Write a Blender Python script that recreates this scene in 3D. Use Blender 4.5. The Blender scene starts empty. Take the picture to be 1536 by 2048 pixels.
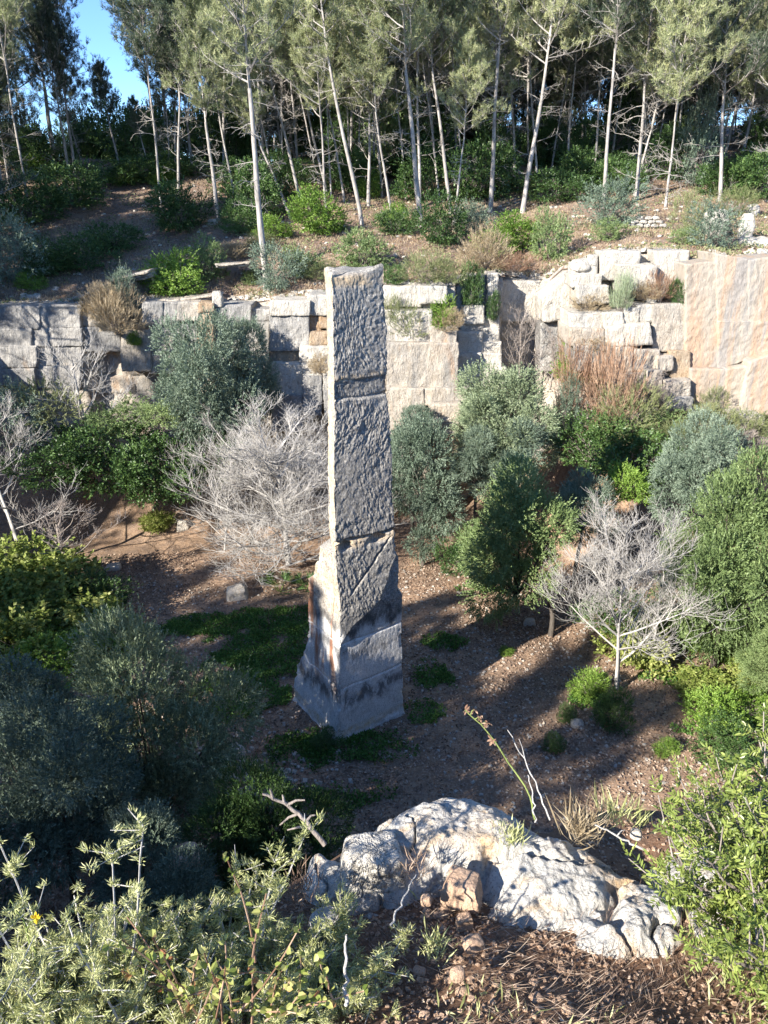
import bpy, math, random
import numpy as np
from mathutils import Vector, Matrix
PI = math.pi
R = math.radians
rng = np.random.default_rng(7)
random.seed(7)
S = bpy.context.scene

# ------------------------------------------------------------------ camera, sky, sun, exposure
CAM_Z = 17.8; PITCH = 22.0; FPX = 1540.0
cam = bpy.data.cameras.new('camera'); camo = bpy.data.objects.new('camera', cam)
S.collection.objects.link(camo); S.camera = camo
camo.location = (0, 0, CAM_Z); camo.rotation_euler = (R(90-PITCH), 0, 0)
cam.sensor_fit = 'VERTICAL'; cam.angle = 2*math.atan(1024/FPX)
cam.clip_start = 0.05; cam.clip_end = 3000
SUN_TO = Vector((-0.745, -0.667, 0)).normalized()      # horizontal direction towards the sun
SUN_EL = 27.0
W = bpy.data.worlds.new('World'); S.world = W; W.use_nodes = True
wn = W.node_tree.nodes; wl = W.node_tree.links
bg = wn['Background']
sky = wn.new('ShaderNodeTexSky'); sky.sky_type = 'NISHITA'; sky.sun_disc = False
sky.sun_elevation = R(SUN_EL); sky.sun_rotation = math.atan2(SUN_TO.x, SUN_TO.y)
sky.air_density = 0.7; sky.dust_density = 0.0; sky.ozone_density = 6.0
wl.new(sky.outputs[0], bg.inputs[0]); bg.inputs[1].default_value = 0.115
sl = bpy.data.lights.new('sun', 'SUN'); sl.energy = 4.6; sl.angle = R(0.5); sl.color = (1.0, 0.94, 0.85)
so = bpy.data.objects.new('sun', sl); S.collection.objects.link(so)
sd = Vector((SUN_TO.x*math.cos(R(SUN_EL)), SUN_TO.y*math.cos(R(SUN_EL)), math.sin(R(SUN_EL))))
so.rotation_euler = sd.to_track_quat('Z', 'Y').to_euler(); so.location = (-60, -50, 60)
S.view_settings.view_transform = 'Standard'; S.view_settings.look = 'None'
S.view_settings.exposure = 1.52; S.view_settings.gamma = 1.0
try: S.view_settings.use_curve_mapping = False
except Exception: pass
S.cycles.max_bounces = 6; S.cycles.diffuse_bounces = 3; S.cycles.transmission_bounces = 3

# ------------------------------------------------------------------ numbers
cp, sp_ = math.cos(R(PITCH)), math.sin(R(PITCH))
def ray(px, py):
    u = (px-768)/FPX; v = -(py-1024)/FPX
    return np.array((u, cp+sp_*v, -sp_+cp*v))
def pixy(px, py, y):                 # point of the sight line at depth y
    d = ray(px, py); return np.array((0, 0, CAM_Z)) + d*(y/d[1])
def pixz(px, py, z):
    d = ray(px, py); return np.array((0, 0, CAM_Z)) + d*((z-CAM_Z)/d[2])

def _hash(ix, iy, iz, seed):
    with np.errstate(over='ignore'):
        h = (ix.astype(np.int64)*374761393 + iy.astype(np.int64)*668265263 + iz.astype(np.int64)*2147483647 + seed*1274126177) & 0xffffffff
        h = ((h ^ (h >> 13))*1274126177) & 0xffffffff
        h = (h ^ (h >> 16)) & 0xffffffff
    return h.astype(np.float64)/4294967295.0*2-1
def vnoise(p, seed=0):
    p = np.asarray(p, float); i = np.floor(p).astype(np.int64); f = p-i; f = f*f*(3-2*f)
    r = 0
    for dx in (0, 1):
        wx = f[:, 0] if dx else 1-f[:, 0]
        for dy in (0, 1):
            wy = f[:, 1] if dy else 1-f[:, 1]
            for dz in (0, 1):
                wz = f[:, 2] if dz else 1-f[:, 2]
                r = r + wx*wy*wz*_hash(i[:, 0]+dx, i[:, 1]+dy, i[:, 2]+dz, seed)
    return r
def fbm(p, octv=4, seed=0, gain=0.5):
    p = np.asarray(p, float); a = 1; r = 0; t = 0
    for k in range(octv):
        r = r + a*vnoise(p*(2.03**k)+k*17.3, seed+k); t += a; a *= gain
    return r/t
def fbm2(x, y, s, octv=4, seed=0):
    return fbm(np.stack([x*s, y*s, np.zeros_like(x)+seed*3.1], 1), octv, seed)
def ss(a, b, x):
    t = np.clip((x-a)/(b-a), 0, 1); return t*t*(3-2*t)
def rv(n, r=None):
    r = r or rng
    v = r.normal(size=(n, 3)); return v/np.linalg.norm(v, axis=1, keepdims=True)
def nrm(v): return v/np.maximum(np.linalg.norm(v, axis=1, keepdims=True), 1e-9)

# ------------------------------------------------------------------ mesh + object helpers
def mk_mesh(name, parts, mats, smooth=False):
    """parts: list of (V, F, rnd or None, material index)"""
    Vs, loops, sizes, rn, mi = [], [], [], [], []; off = 0
    for (V, F, r_, m_) in parts:
        V = np.asarray(V, np.float32); F = np.asarray(F, np.int64)
        Vs.append(V); loops.append((F+off).ravel()); sizes.append(np.full(len(F), F.shape[1]))
        rn.append(np.full(len(V), .5, np.float32) if r_ is None else np.asarray(r_, np.float32)); mi.append(np.full(len(F), m_)); off += len(V)
    V = np.concatenate(Vs); L = np.concatenate(loops).astype(np.int32); SZ = np.concatenate(sizes).astype(np.int32)
    me = bpy.data.meshes.new(name)
    me.vertices.add(len(V)); me.vertices.foreach_set('co', V.ravel())
    me.loops.add(len(L)); me.loops.foreach_set('vertex_index', L)
    me.polygons.add(len(SZ)); st = np.concatenate([[0], np.cumsum(SZ)[:-1]]).astype(np.int32)
    me.polygons.foreach_set('loop_start', st); me.polygons.foreach_set('loop_total', SZ)
    me.polygons.foreach_set('material_index', np.concatenate(mi).astype(np.int32))
    me.polygons.foreach_set('use_smooth', np.full(len(SZ), smooth))
    a = me.attributes.new('rnd', 'FLOAT', 'POINT'); a.data.foreach_set('value', np.concatenate(rn))
    for m in (mats if isinstance(mats, (list, tuple)) else [mats]): me.materials.append(m)
    me.update(calc_edges=True)
    return me
def link(name, data, parent=None, loc=(0, 0, 0), rot=(0, 0, 0), sc=1.0):
    o = bpy.data.objects.new(name, data); S.collection.objects.link(o)
    o.location = loc; o.rotation_euler = rot; o.scale = (sc, sc, sc) if not hasattr(sc, '__len__') else sc
    if parent: o.parent = parent
    return o
def tag(o, label=None, cat=None, group=None, kind=None):
    if label: o['label'] = label
    if cat: o['category'] = cat
    if group: o['group'] = group
    if kind: o['kind'] = kind
    return o
def thing(name, label, cat, loc=(0, 0, 0), rot=(0, 0, 0), sc=1.0, group=None):
    return tag(link(name, None, None, loc, rot, sc), label, cat, group)
def grid_faces(nu, nv):            # (nu x nv) vertices, row-major in u then v
    a = np.arange((nu-1)*(nv-1)); i = a//(nv-1); j = a % (nv-1); b = i*nv+j
    return np.stack([b, b+nv, b+nv+1, b+1], 1)

# ------------------------------------------------------------------ materials
def mat(name):
    m = bpy.data.materials.new(name); m.use_nodes = True; nt = m.node_tree
    return m, nt, nt.nodes['Principled BSDF']
def N(nt, t, **kw):
    n = nt.nodes.new(t)
    for k, v in kw.items(): setattr(n, k, v)
    return n
def noise(nt, vec, scale, detail=6, rough=.6, dist=0):
    n = N(nt, 'ShaderNodeTexNoise'); n.inputs['Scale'].default_value = scale; n.inputs['Detail'].default_value = detail
    n.inputs['Roughness'].default_value = rough; n.inputs['Distortion'].default_value = dist
    if vec is not None: nt.links.new(vec, n.inputs['Vector'])
    return n.outputs['Fac']
def ramp(nt, fac, stops):
    n = N(nt, 'ShaderNodeValToRGB'); e = n.color_ramp.elements
    while len(e) < len(stops): e.new(.5)
    for k, (p, c) in enumerate(stops):
        e[k].position = p; e[k].color = (c, c, c, 1) if not hasattr(c, '__len__') else (*c, 1)
    nt.links.new(fac, n.inputs['Fac']); return n.outputs['Color']
def mix(nt, fac, a, b, mode='MIX'):
    n = N(nt, 'ShaderNodeMix', data_type='RGBA', blend_type=mode)
    for s, val in ((n.inputs['Factor'], fac), (n.inputs[6], a), (n.inputs[7], b)):
        if isinstance(val, (int, float)): s.default_value = val
        elif isinstance(val, tuple): s.default_value = (*val, 1)
        else: nt.links.new(val, s)
    return n.outputs[2]
def math_(nt, op, a, b=0.0):
    n = N(nt, 'ShaderNodeMath', operation=op)
    for s, val in ((n.inputs[0], a), (n.inputs[1], b)):
        if isinstance(val, (int, float)): s.default_value = val
        else: nt.links.new(val, s)
    return n.outputs[0]
def mapping(nt, vec, scale=(1, 1, 1), rot=(0, 0, 0), loc=(0, 0, 0)):
    n = N(nt, 'ShaderNodeMapping'); n.inputs['Scale'].default_value = scale; n.inputs['Rotation'].default_value = rot; n.inputs['Location'].default_value = loc
    nt.links.new(vec, n.inputs['Vector']); return n.outputs[0]
def bump(nt, h, strength, dist, prev=None):
    n = N(nt, 'ShaderNodeBump'); n.inputs['Strength'].default_value = strength; n.inputs['Distance'].default_value = dist
    nt.links.new(h, n.inputs['Height'])
    if prev is not None: nt.links.new(prev, n.inputs['Normal'])
    return n.outputs[0]

def rock_material(name, light, mid, grey, rust, rust_amt=.5, grey_amt=.5, scale=1.0, streak=True, chisel=0.035, dark=(.05, .048, .045), darkamt=.4):
    m, nt, b = mat(name); pos = N(nt, 'ShaderNodeNewGeometry').outputs['Position']
    big = noise(nt, pos, .35*scale, 4, .6, .5); med = noise(nt, pos, 1.6*scale, 6, .65, .3); fine = noise(nt, pos, 9*scale, 6, .7)
    c = mix(nt, ramp(nt, med, [(.35, 0), (.65, 1)]), mid, light)
    gs = noise(nt, mapping(nt, pos, (1, 1, .25 if streak else 1), loc=(3, 8, 1)), .8*scale, 7, .7, .4)
    c = mix(nt, ramp(nt, gs, [(.62-grey_amt*.3, 0), (.78-grey_amt*.3, 1)]), c, grey)
    rs = noise(nt, mapping(nt, pos, (1, 1, .3 if streak else 1), loc=(31, 5, 9)), .6*scale, 6, .65, .8)
    c = mix(nt, ramp(nt, rs, [(.68-rust_amt*.25, 0), (.8-rust_amt*.2, .85)]), c, rust)
    dk = noise(nt, mapping(nt, pos, (1, 1, .6), loc=(11, 2, 7)), 2.3*scale, 8, .75, .6)
    c = mix(nt, ramp(nt, dk, [(.72-darkamt*.2, 0), (.84-darkamt*.2, .8)]), c, dark)
    c = mix(nt, ramp(nt, fine, [(.3, .0), (.7, .45)]), c, tuple(v*1.25 for v in light))
    sp = noise(nt, pos, 22*scale, 4, .8)
    c = mix(nt, ramp(nt, sp, [(.34, .85), (.46, 0)]), c, tuple(v*.4 for v in grey))
    pit = noise(nt, mapping(nt, pos, (1, 1, .6), loc=(5, 5, 5)), 5*scale, 7, .8, .5); c = mix(nt, ramp(nt, pit, [(.36, .7), (.45, 0)]), c, tuple(v*.5 for v in mid))
    nt.links.new(c, b.inputs['Base Color']); b.inputs['Roughness'].default_value = .95; b.inputs['Specular IOR Level'].default_value = .15
    ch = noise(nt, mapping(nt, pos, (1, 1, .3), rot=(0, .35, 0)), 7*scale, 5, .65, .3)
    n1 = bump(nt, ch, 1, chisel*3)
    n2 = bump(nt, fine, 1, chisel*1.6, n1)
    nt.links.new(n2, b.inputs['Normal'])
    return m
M = {}
M['cliff'] = rock_material('pale_limestone', (.48, .43, .36), (.36, .30, .23), (.20, .195, .185), (.38, .21, .10), .38, .5)
M['cliff_white'] = rock_material('white_limestone', (.54, .505, .44), (.43, .385, .315), (.23, .225, .215), (.38, .23, .11), .3, .38, darkamt=.45)
M['cliff_grey'] = rock_material('grey_limestone', (.42, .40, .365), (.31, .29, .26), (.15, .15, .15), (.36, .23, .12), .2, .6)
M['cliff_rust'] = rock_material('rusty_limestone', (.40, .32, .23), (.32, .21, .12), (.25, .22, .19), (.34, .18, .08), .5, .35)
def streak_material():
    m, nt, b = mat('streaked_limestone'); pos = N(nt, 'ShaderNodeNewGeometry').outputs['Position']
    med = noise(nt, pos, 1.4, 6, .65, .3); fine = noise(nt, pos, 11, 6, .75)
    c = mix(nt, ramp(nt, med, [(.35, 0), (.65, 1)]), (.34, .285, .225), (.41, .365, .30))
    s1 = noise(nt, mapping(nt, pos, (1, .3, .10), rot=(0, .12, 0)), .75, 5, .6, .3); c = mix(nt, ramp(nt, s1, [(.46, 0), (.58, .85)]), c, (.42, .27, .17))
    s2 = noise(nt, mapping(nt, pos, (1, .3, .08), rot=(0, .15, 0), loc=(7, 1, 3)), 1.1, 5, .6, .4); c = mix(nt, ramp(nt, s2, [(.51, 0), (.58, .85)]), c, (.27, .265, .255))
    s3 = noise(nt, mapping(nt, pos, (1, .3, .2), loc=(17, 1, 3)), 2.2, 6, .7, .4); c = mix(nt, ramp(nt, s3, [(.56, 0), (.66, .7)]), c, (.17, .155, .14))
    c = mix(nt, ramp(nt, fine, [(.3, .0), (.7, .4)]), c, (.46, .41, .34)); c = mix(nt, ramp(nt, noise(nt, pos, 26, 4, .8), [(.32, .6), (.42, 0)]), c, (.12, .10, .08))
    nt.links.new(c, b.inputs['Base Color']); b.inputs['Roughness'].default_value = .95; b.inputs['Specular IOR Level'].default_value = .15
    ch = noise(nt, mapping(nt, pos, (1, 1, .35), rot=(0, .5, 0)), 8, 5, .65, .3); nt.links.new(bump(nt, fine, .9, .04, bump(nt, ch, 1, .06)), b.inputs['Normal']); return m
M['cliff_streak'] = streak_material()
M['stone'] = rock_material('loose_stone', (.50, .46, .40), (.40, .35, .28), (.3, .29, .27), (.4, .25, .15), .3, .4, 3, False, .01)
M['stone_red'] = rock_material('pinkish_stone', (.52, .36, .25), (.42, .27, .17), (.40, .32, .25), (.40, .2, .1), .4, .2, 9, False, .004, darkamt=.2)
M['boulder'] = rock_material('weathered_boulder', (.56, .54, .49), (.45, .41, .35), (.27, .26, .25), (.50, .28, .08), .62, .45, 6, False, .006, dark=(.09, .085, .075), darkamt=.6)

def leaf_material(name, dark, mid, lite, trans=.25, clump=1.2, rough=.55, spec=.3, dead=None, deadamt=0.0):
    m, nt, b = mat(name)
    at = N(nt, 'ShaderNodeAttribute', attribute_name='rnd').outputs['Fac']
    pos = N(nt, 'ShaderNodeNewGeometry').outputs['Position']; oi = N(nt, 'ShaderNodeObjectInfo').outputs['Random']
    cl = noise(nt, pos, clump, 3, .6)
    f = math_(nt, 'ADD', math_(nt, 'MULTIPLY', at, .45), math_(nt, 'MULTIPLY', cl, .55))
    f = math_(nt, 'ADD', f, math_(nt, 'MULTIPLY', math_(nt, 'SUBTRACT', oi, .5), .16))
    c = ramp(nt, f, [(.25, dark), (.5, mid), (.75, lite)])
    if dead:
        dn = noise(nt, pos, clump*.8, 3, .6)
        c = mix(nt, ramp(nt, math_(nt, 'ADD', math_(nt, 'MULTIPLY', dn, .7), math_(nt, 'MULTIPLY', at, .3)), [(.78-deadamt*.3, 0), (.84-deadamt*.3, 1)]), c, dead)
    nt.links.new(c, b.inputs['Base Color']); b.inputs['Roughness'].default_value = rough; b.inputs['Specular IOR Level'].default_value = spec
    tr = N(nt, 'ShaderNodeBsdfTranslucent'); nt.links.new(c, tr.inputs['Color'])
    mx = N(nt, 'ShaderNodeMixShader'); mx.inputs[0].default_value = trans
    nt.links.new(b.outputs[0], mx.inputs[1]); nt.links.new(tr.outputs[0], mx.inputs[2])
    nt.links.new(mx.outputs[0], nt.nodes['Material Output'].inputs['Surface'])
    return m
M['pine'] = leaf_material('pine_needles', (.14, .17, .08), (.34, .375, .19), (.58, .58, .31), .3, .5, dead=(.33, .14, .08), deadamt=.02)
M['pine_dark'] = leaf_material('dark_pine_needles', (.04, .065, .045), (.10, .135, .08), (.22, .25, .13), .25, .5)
M['olive'] = leaf_material('olive_leaves', (.12, .155, .085), (.25, .31, .175), (.42, .48, .31), .2, .9, .5, .4)
M['olive_green'] = leaf_material('green_olive_leaves', (.09, .14, .05), (.19, .265, .10), (.34, .42, .18), .25, .9, .5, .4)
M['olive_grey'] = leaf_material('grey_olive_leaves', (.07, .105, .07), (.16, .215, .15), (.31, .38, .28), .2, .9, .5, .4, dead=(.30, .22, .13), deadamt=0.06)
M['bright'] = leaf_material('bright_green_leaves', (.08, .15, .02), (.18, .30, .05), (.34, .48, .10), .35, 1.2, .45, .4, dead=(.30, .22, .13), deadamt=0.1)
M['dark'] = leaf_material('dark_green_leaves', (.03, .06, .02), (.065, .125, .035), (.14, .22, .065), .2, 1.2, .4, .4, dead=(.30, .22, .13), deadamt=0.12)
M['bramble'] = leaf_material('bramble_leaves', (.09, .14, .03), (.25, .31, .07), (.46, .47, .17), .35, 1.0, .5, .3, dead=(.35, .2, .1), deadamt=.25)
M['heath'] = leaf_material('heath_leaves', (.10, .12, .05), (.21, .24, .10), (.34, .35, .18), .2, 1.5, dead=(.30, .22, .13), deadamt=0.2)
M['dry'] = leaf_material('dry_grass', (.26, .20, .12), (.46, .37, .24), (.60, .50, .35), .3, 1.5, .7, .1)
M['reddry'] = leaf_material('reddish_dry_stems', (.20, .11, .07), (.42, .27, .18), (.55, .40, .28), .3, 1.5, .7, .1)
M['litter'] = leaf_material('fallen_leaves', (.11, .07, .048), (.30, .205, .145), (.54, .44, .34), .1, 2.5, .7, .2)
M['straw'] = leaf_material('dry_needle_straw', (.14, .09, .065), (.30, .21, .15), (.50, .40, .30), .1, 6, .7, .2)
M['herb'] = leaf_material('clover_leaves', (.045, .10, .02), (.10, .21, .04), (.19, .32, .08), .3, 1.2, .5, .3)
M['mastic'] = leaf_material('mastic_leaves', (.10, .14, .03), (.25, .31, .07), (.48, .50, .16), .3, 8, .38, .5, dead=(.32, .13, .06), deadamt=.12)
M['gorse'] = leaf_material('gorse_leaves', (.22, .24, .09), (.44, .46, .19), (.64, .63, .34), .3, 8, .5, .3)
M['smilax'] = leaf_material('creeper_leaves', (.12, .18, .03), (.30, .34, .08), (.50, .48, .18), .35, 9, .4, .4, dead=(.42, .18, .09), deadamt=.6)
M['flower'] = leaf_material('yellow_petals', (.7, .45, .01), (.8, .55, .02), (.85, .65, .05), .3, 5)

def bark_material(name, a, b_, scale=6):
    m, nt, b = mat(name); pos = N(nt, 'ShaderNodeNewGeometry').outputs['Position']
    n1 = noise(nt, mapping(nt, pos, (1, 1, .3)), scale, 6, .7, .3); n2 = noise(nt, pos, .8, 3)
    c = mix(nt, ramp(nt, n1, [(.3, 0), (.7, 1)]), a, b_); c = mix(nt, ramp(nt, n2, [(.4, 0), (.7, .35)]), c, tuple(v*.5 for v in a))
    nt.links.new(c, b.inputs['Base Color']); b.inputs['Roughness'].default_value = .9; b.inputs['Specular IOR Level'].default_value = .2
    nt.links.new(bump(nt, n1, .8, .03), b.inputs['Normal']); return m
M['bark'] = bark_material('grey_pine_bark', (.20, .18, .16), (.54, .50, .46))
M['twig'] = bark_material('pale_grey_twigs', (.34, .32, .295), (.54, .515, .475), 20)
M['twig_brown'] = bark_material('grey_brown_twigs', (.20, .165, .14), (.38, .33, .29), 20)
M['deadtwig'] = bark_material('dead_pine_twigs', (.27, .245, .22), (.46, .43, .39), 20)
M['olivebark'] = bark_material('dark_olive_bark', (.05, .042, .035), (.14, .12, .10), 10)
M['stem_green'] = bark_material('green_stem', (.14, .19, .05), (.26, .30, .10), 20)

def ground_material(name, cols, scale=1.0, redd=None):
    m, nt, b = mat(name); pos = N(nt, 'ShaderNodeNewGeometry').outputs['Position']
    big = noise(nt, pos, .25*scale, 4, .6, .4); med = noise(nt, pos, 1.7*scale, 6, .7, .3); fine = noise(nt, pos, 14*scale, 5, .75)
    c = mix(nt, ramp(nt, big, [(.38, 0), (.62, 1)]), cols[0], cols[1])
    c = mix(nt, ramp(nt, med, [(.42, 0), (.62, .8)]), c, cols[2])
    c = mix(nt, ramp(nt, fine, [(.5, 0), (.68, .8)]), c, cols[3])
    c = mix(nt, ramp(nt, fine, [(.28, .8), (.42, 0)]), c, tuple(v*.35 for v in cols[0]))
    nt.links.new(c, b.inputs['Base Color']); b.inputs['Roughness'].default_value = .95; b.inputs['Specular IOR Level'].default_value = .1
    nt.links.new(bump(nt, fine, 1, .04/scale, bump(nt, med, .6, .12/scale)), b.inputs['Normal']); return m
M['floor'] = ground_material('brown_leafy_soil', [(.22, .15, .10), (.40, .26, .165), (.17, .12, .09), (.50, .40, .30)])
M['hill'] = ground_material('reddish_hill_soil', [(.22, .155, .12), (.30, .225, .17), (.14, .105, .08), (.42, .34, .27)])
M['near'] = ground_material('foreground_soil', [(.16, .09, .055), (.26, .15, .09), (.10, .065, .045), (.36, .25, .17)], 9)

# ------------------------------------------------------------------ terrain functions (numpy)
def interp(x, tab):
    t = np.array(tab, float); return np.interp(x, t[:, 0], t[:, 1])
SEC = [(-60, 46.5), (-22, 45.2), (-17.6, 45.2), (-17.2, 46.3), (-13.8, 46.3), (-13.4, 45.7), (-9.9, 45.7), (-9.8, 46.6), (-6.7, 46.6), (-6.5, 45.0), (-2.6, 45.0), (-1.5, 44.0),
       (4.0, 43.6), (4.05, 45.2), (6.9, 45.4), (6.95, 47.2), (9.1, 47.2), (9.2, 45.0), (10.0, 44.4), (10.1, 42.6), (15.8, 42.2), (16.0, 41.4), (24, 40.8), (60, 39)]
def yc(x): return interp(x, SEC)
TOPPX = [(-400, 600), (0, 615), (160, 604), (300, 600), (430, 612), (540, 603), (665, 592), (770, 565), (900, 568), (920, 560), (1000, 548), (1060, 556), (1100, 560), (1143, 540), (1200, 510), (1250, 500), (1314, 500), (1377, 503), (1385, 525), (1420, 524), (1440, 505), (1490, 520), (1536, 508), (1900, 500)]
TOPW = []
for (px_, py_) in TOPPX:
    y_ = 44.0
    for _ in range(6):
        q = pixy(px_, py_, y_); y_ = float(yc(q[0]))
    TOPW.append((q[0], q[2]))
TOPW.sort()
def ztop(x): return interp(x, TOPW)
def hill(x, y):
    x = np.asarray(x, float); y = np.asarray(y, float)
    y0 = yc(x)+.3; z0 = ztop(x)
    mid = interp(y, [(38, 12.4), (44, 13.1), (52, 14.9), (60, 16.3), (75, 19.6), (100, 24.2), (150, 30), (400, 45)])
    left = interp(y, [(38, 11.6), (46, 12.2), (52, 14.2), (60, 16.6), (72, 20.1), (80, 21.3), (95, 20.5), (150, 16), (400, 10)])
    right = interp(y, [(36, 14.9), (42, 15.3), (48, 15.9), (56, 16.7), (66, 18.2), (80, 20.6), (100, 24), (150, 30), (400, 45)])
    base = mid + (left-mid)*ss(-6, -16, x) + (right-mid)*ss(8, 16, x)
    w = ss(0, 6, y-y0)
    z = z0*(1-w) + base*w - .12*(1-ss(0, .8, y-y0))
    n = fbm2(x.ravel(), y.ravel(), .22, 4, 3).reshape(x.shape)*.55 + fbm2(x.ravel(), y.ravel(), 1.3, 3, 5).reshape(x.shape)*.13
    return z + n*ss(.2, 3.5, y-y0)
def basez(x): return interp(x, [(-60, 5), (-24, 4), (-9, 2.6), (-4, .6), (5, .5), (9, 3.0), (12, 6.6), (25, 7.2), (60, 8)])
def floor_z(x, y):
    x = np.asarray(x, float); y = np.asarray(y, float)
    b = basez(x); wid = interp(x, [(-60, 10), (0, 6), (12, 9), (60, 10)])
    z = b*ss(1.0, 0, (yc(x)-y)/wid)
    z = z + 3.5*ss(-19, -30, x)*ss(16, 24, y) + 10*ss(-24.5, -28.5, x)*ss(27, 34, y) + 10*ss(-33, -41, x)*ss(15, 22, y)*ss(34, 27, y) + 6*ss(22, 34, x)
    z = z + 2.4*ss(14, 8, y)
    n = fbm2(x.ravel(), y.ravel(), .3, 4, 11).reshape(x.shape)*.22 + fbm2(x.ravel(), y.ravel(), 2.2, 3, 12).reshape(x.shape)*.05
    return z + n
def hit(px, py, f, y0=8., y1=140.):
    d = ray(px, py); ys = np.arange(y0, y1, .1); t = ys/d[1]
    z = CAM_Z + d[2]*t; g = f(d[0]*t, ys); k = np.nonzero(z <= g)[0]
    i = k[0] if len(k) else len(ys)-1
    return np.array((d[0]*t[i], ys[i], g[i]))
def on_hill(px, py):
    d = ray(px, py); ys = np.arange(39, 140., .1); t = ys/d[1]; xs = d[0]*t
    ok = ys > yc(xs)+.4; z = CAM_Z+d[2]*t; g = hill(xs, ys); k = np.nonzero(ok & (z <= g))[0]
    i = k[0] if len(k) else np.nonzero(ok)[0][0] if d[2] < 0 else 500
    return np.array((xs[i], ys[i], g[i]))
def on_floor(px, py): return hit(px, py, floor_z, 8., 46.)

# ------------------------------------------------------------------ the ground sheets
xs = np.concatenate([np.arange(-70, -24, 1.0), np.arange(-24, 24, .2), np.arange(24, 71, 1.0)])
ys = np.concatenate([np.arange(2, 12, .5), np.arange(12, 48.5, .2)])
X, Y = np.meshgrid(xs, ys, indexing='ij')
Z = floor_z(X, Y)
V = np.stack([X.ravel(), Y.ravel(), Z.ravel()], 1)
tag(link('quarry_floor', mk_mesh('quarry_floor', [(V, grid_faces(len(xs), len(ys)), None, 0)], M['floor'], True)), kind='structure')
xs = np.concatenate([np.arange(-160, -36, 3.0), np.arange(-36, 36, .3), np.arange(36, 161, 3.0)])
ss_ = np.concatenate([np.arange(0, 6, .25), np.arange(6, 40, .4), np.arange(40, 160, 3.0), np.arange(160, 900, 40.)])
X, T = np.meshgrid(xs, ss_, indexing='ij'); Y = yc(X)+.3+T
Z = hill(X, np.minimum(Y, 400))
V = np.stack([X.ravel(), Y.ravel(), Z.ravel()], 1)
tag(link('hillside', mk_mesh('hillside', [(V, grid_faces(len(xs), len(ss_)), None, 0)], M['hill'], True)), kind='structure')

# near rim: the ground the photographer stands on and the cliff below it
def rim_y(x): return interp(x, [(-120, 5), (-46, 5), (-36, 4.2), (-31, 1.8), (-27, -1.5), (-16, -2.5), (-8, 0.5), (-3, .9), (-1, 1.1), (-.42, 1.25), (-.30, 1.72), (-.1, 1.9), (.3, 2.0), (.6, 1.96), (.75, 2.1), (1.5, 2.1), (4, 2.0), (10, 1), (120, 0)])
def near_z(x, y):
    x = np.asarray(x, float); y = np.asarray(y, float)
    z = 16.14 - .16*ss(1.0, 1.45, y) - .12*ss(1.4, 1.9, y) - .12*ss(1.9, 2.4, y) + .02*np.clip(-y-14, 0, 60) - .3*ss(-2, -9, x)*ss(-26, -14, x) + .5*ss(-28, -33, x)
    f = np.exp(-(x**2+y**2)/350.)
    n = fbm2(x.ravel(), y.ravel(), .25, 3, 21).reshape(x.shape)*.9*(1-f) + fbm2(x.ravel(), y.ravel(), 3.0, 4, 22).reshape(x.shape)*.035
    return z+n
xs = np.concatenate([np.arange(-120, -3, 1.0), np.arange(-3, -1.2, .1), np.arange(-1.2, 1.8, .025), np.arange(1.8, 3, .1), np.arange(3, 121, 1.0)])
tt = np.concatenate([np.arange(-60, -3, 2.0), np.arange(-3, 0, .03), np.arange(0, 1, .05)])
X, T = np.meshgrid(xs, tt, indexing='ij'); RY = rim_y(X)
Y = RY + np.where(T < 0, T, T*4.0); zz = near_z(X, np.minimum(Y, RY))
zb = floor_z(X, np.maximum(Y, 8))-.6
Z = np.where(T < 0, zz, zz + (zb-zz)*ss(0, .75, T))
nn = fbm(np.stack([X.ravel()*.5, Y.ravel()*.5, Z.ravel()*.5], 1), 4, 33).reshape(X.shape)
Y = Y + nn*1.2*ss(.05, .3, T)
V = np.stack([X.ravel(), Y.ravel(), Z.ravel()], 1)
tag(link('near_rim_ground', mk_mesh('near_rim_ground', [(V, grid_faces(len(xs), len(tt)), None, 0)], M['near'], True)), kind='structure')

# ------------------------------------------------------------------ quarry cliff: backing face + cut blocks
xs = np.concatenate([np.arange(-60, -26, .8), np.arange(-26, 26, .16), np.arange(26, 50, .8)]); nz = 90
tz = np.linspace(0, 1, nz)
X, T = np.meshgrid(xs, tz, indexing='ij')
Z0 = floor_z(X, yc(X))-1.0; Z1 = ztop(X)+.02; Z = Z0+(Z1-Z0)*T
P = np.stack([X.ravel(), np.zeros(X.size), Z.ravel()], 1)
warp = fbm(P*.5, 3, 41)*.3
row = np.floor((P[:, 2]+warp*.6)/1.15); cx = (P[:, 0]+warp)/2.1 + row*.37
cell = np.floor(cx); fr = cx-cell; fz = (P[:, 2]+warp*.6)/1.15-row
off = _hash(cell.astype(int), row.astype(int), row.astype(int)*0, 5)*.16
groove = np.exp(-(np.minimum(fr, 1-fr)*2.1/.07)**2)*.07*(_hash(cell.astype(int), row.astype(int), row.astype(int)*0, 8) > -.2) + np.exp(-(np.minimum(fz, 1-fz)*1.15/.06)**2)*.09
dep = yc(P[:, 0]) + off + groove + fbm(P*np.array([.5, .5, .7]), 4, 44)*.22 + fbm(P*np.array([4, 4, 3]), 4, 45)*.10 + (P[:, 2]-12)*.03
dep = dep + .5*ss(.93, 1.0, T.ravel())**2
V = np.stack([X.ravel(), dep, Z.ravel()], 1)
cliff = tag(link('quarry_cliff', mk_mesh('quarry_cliff', [(V, grid_faces(len(xs), nz), None, 0)], M['cliff'], True)), kind='structure')

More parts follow.
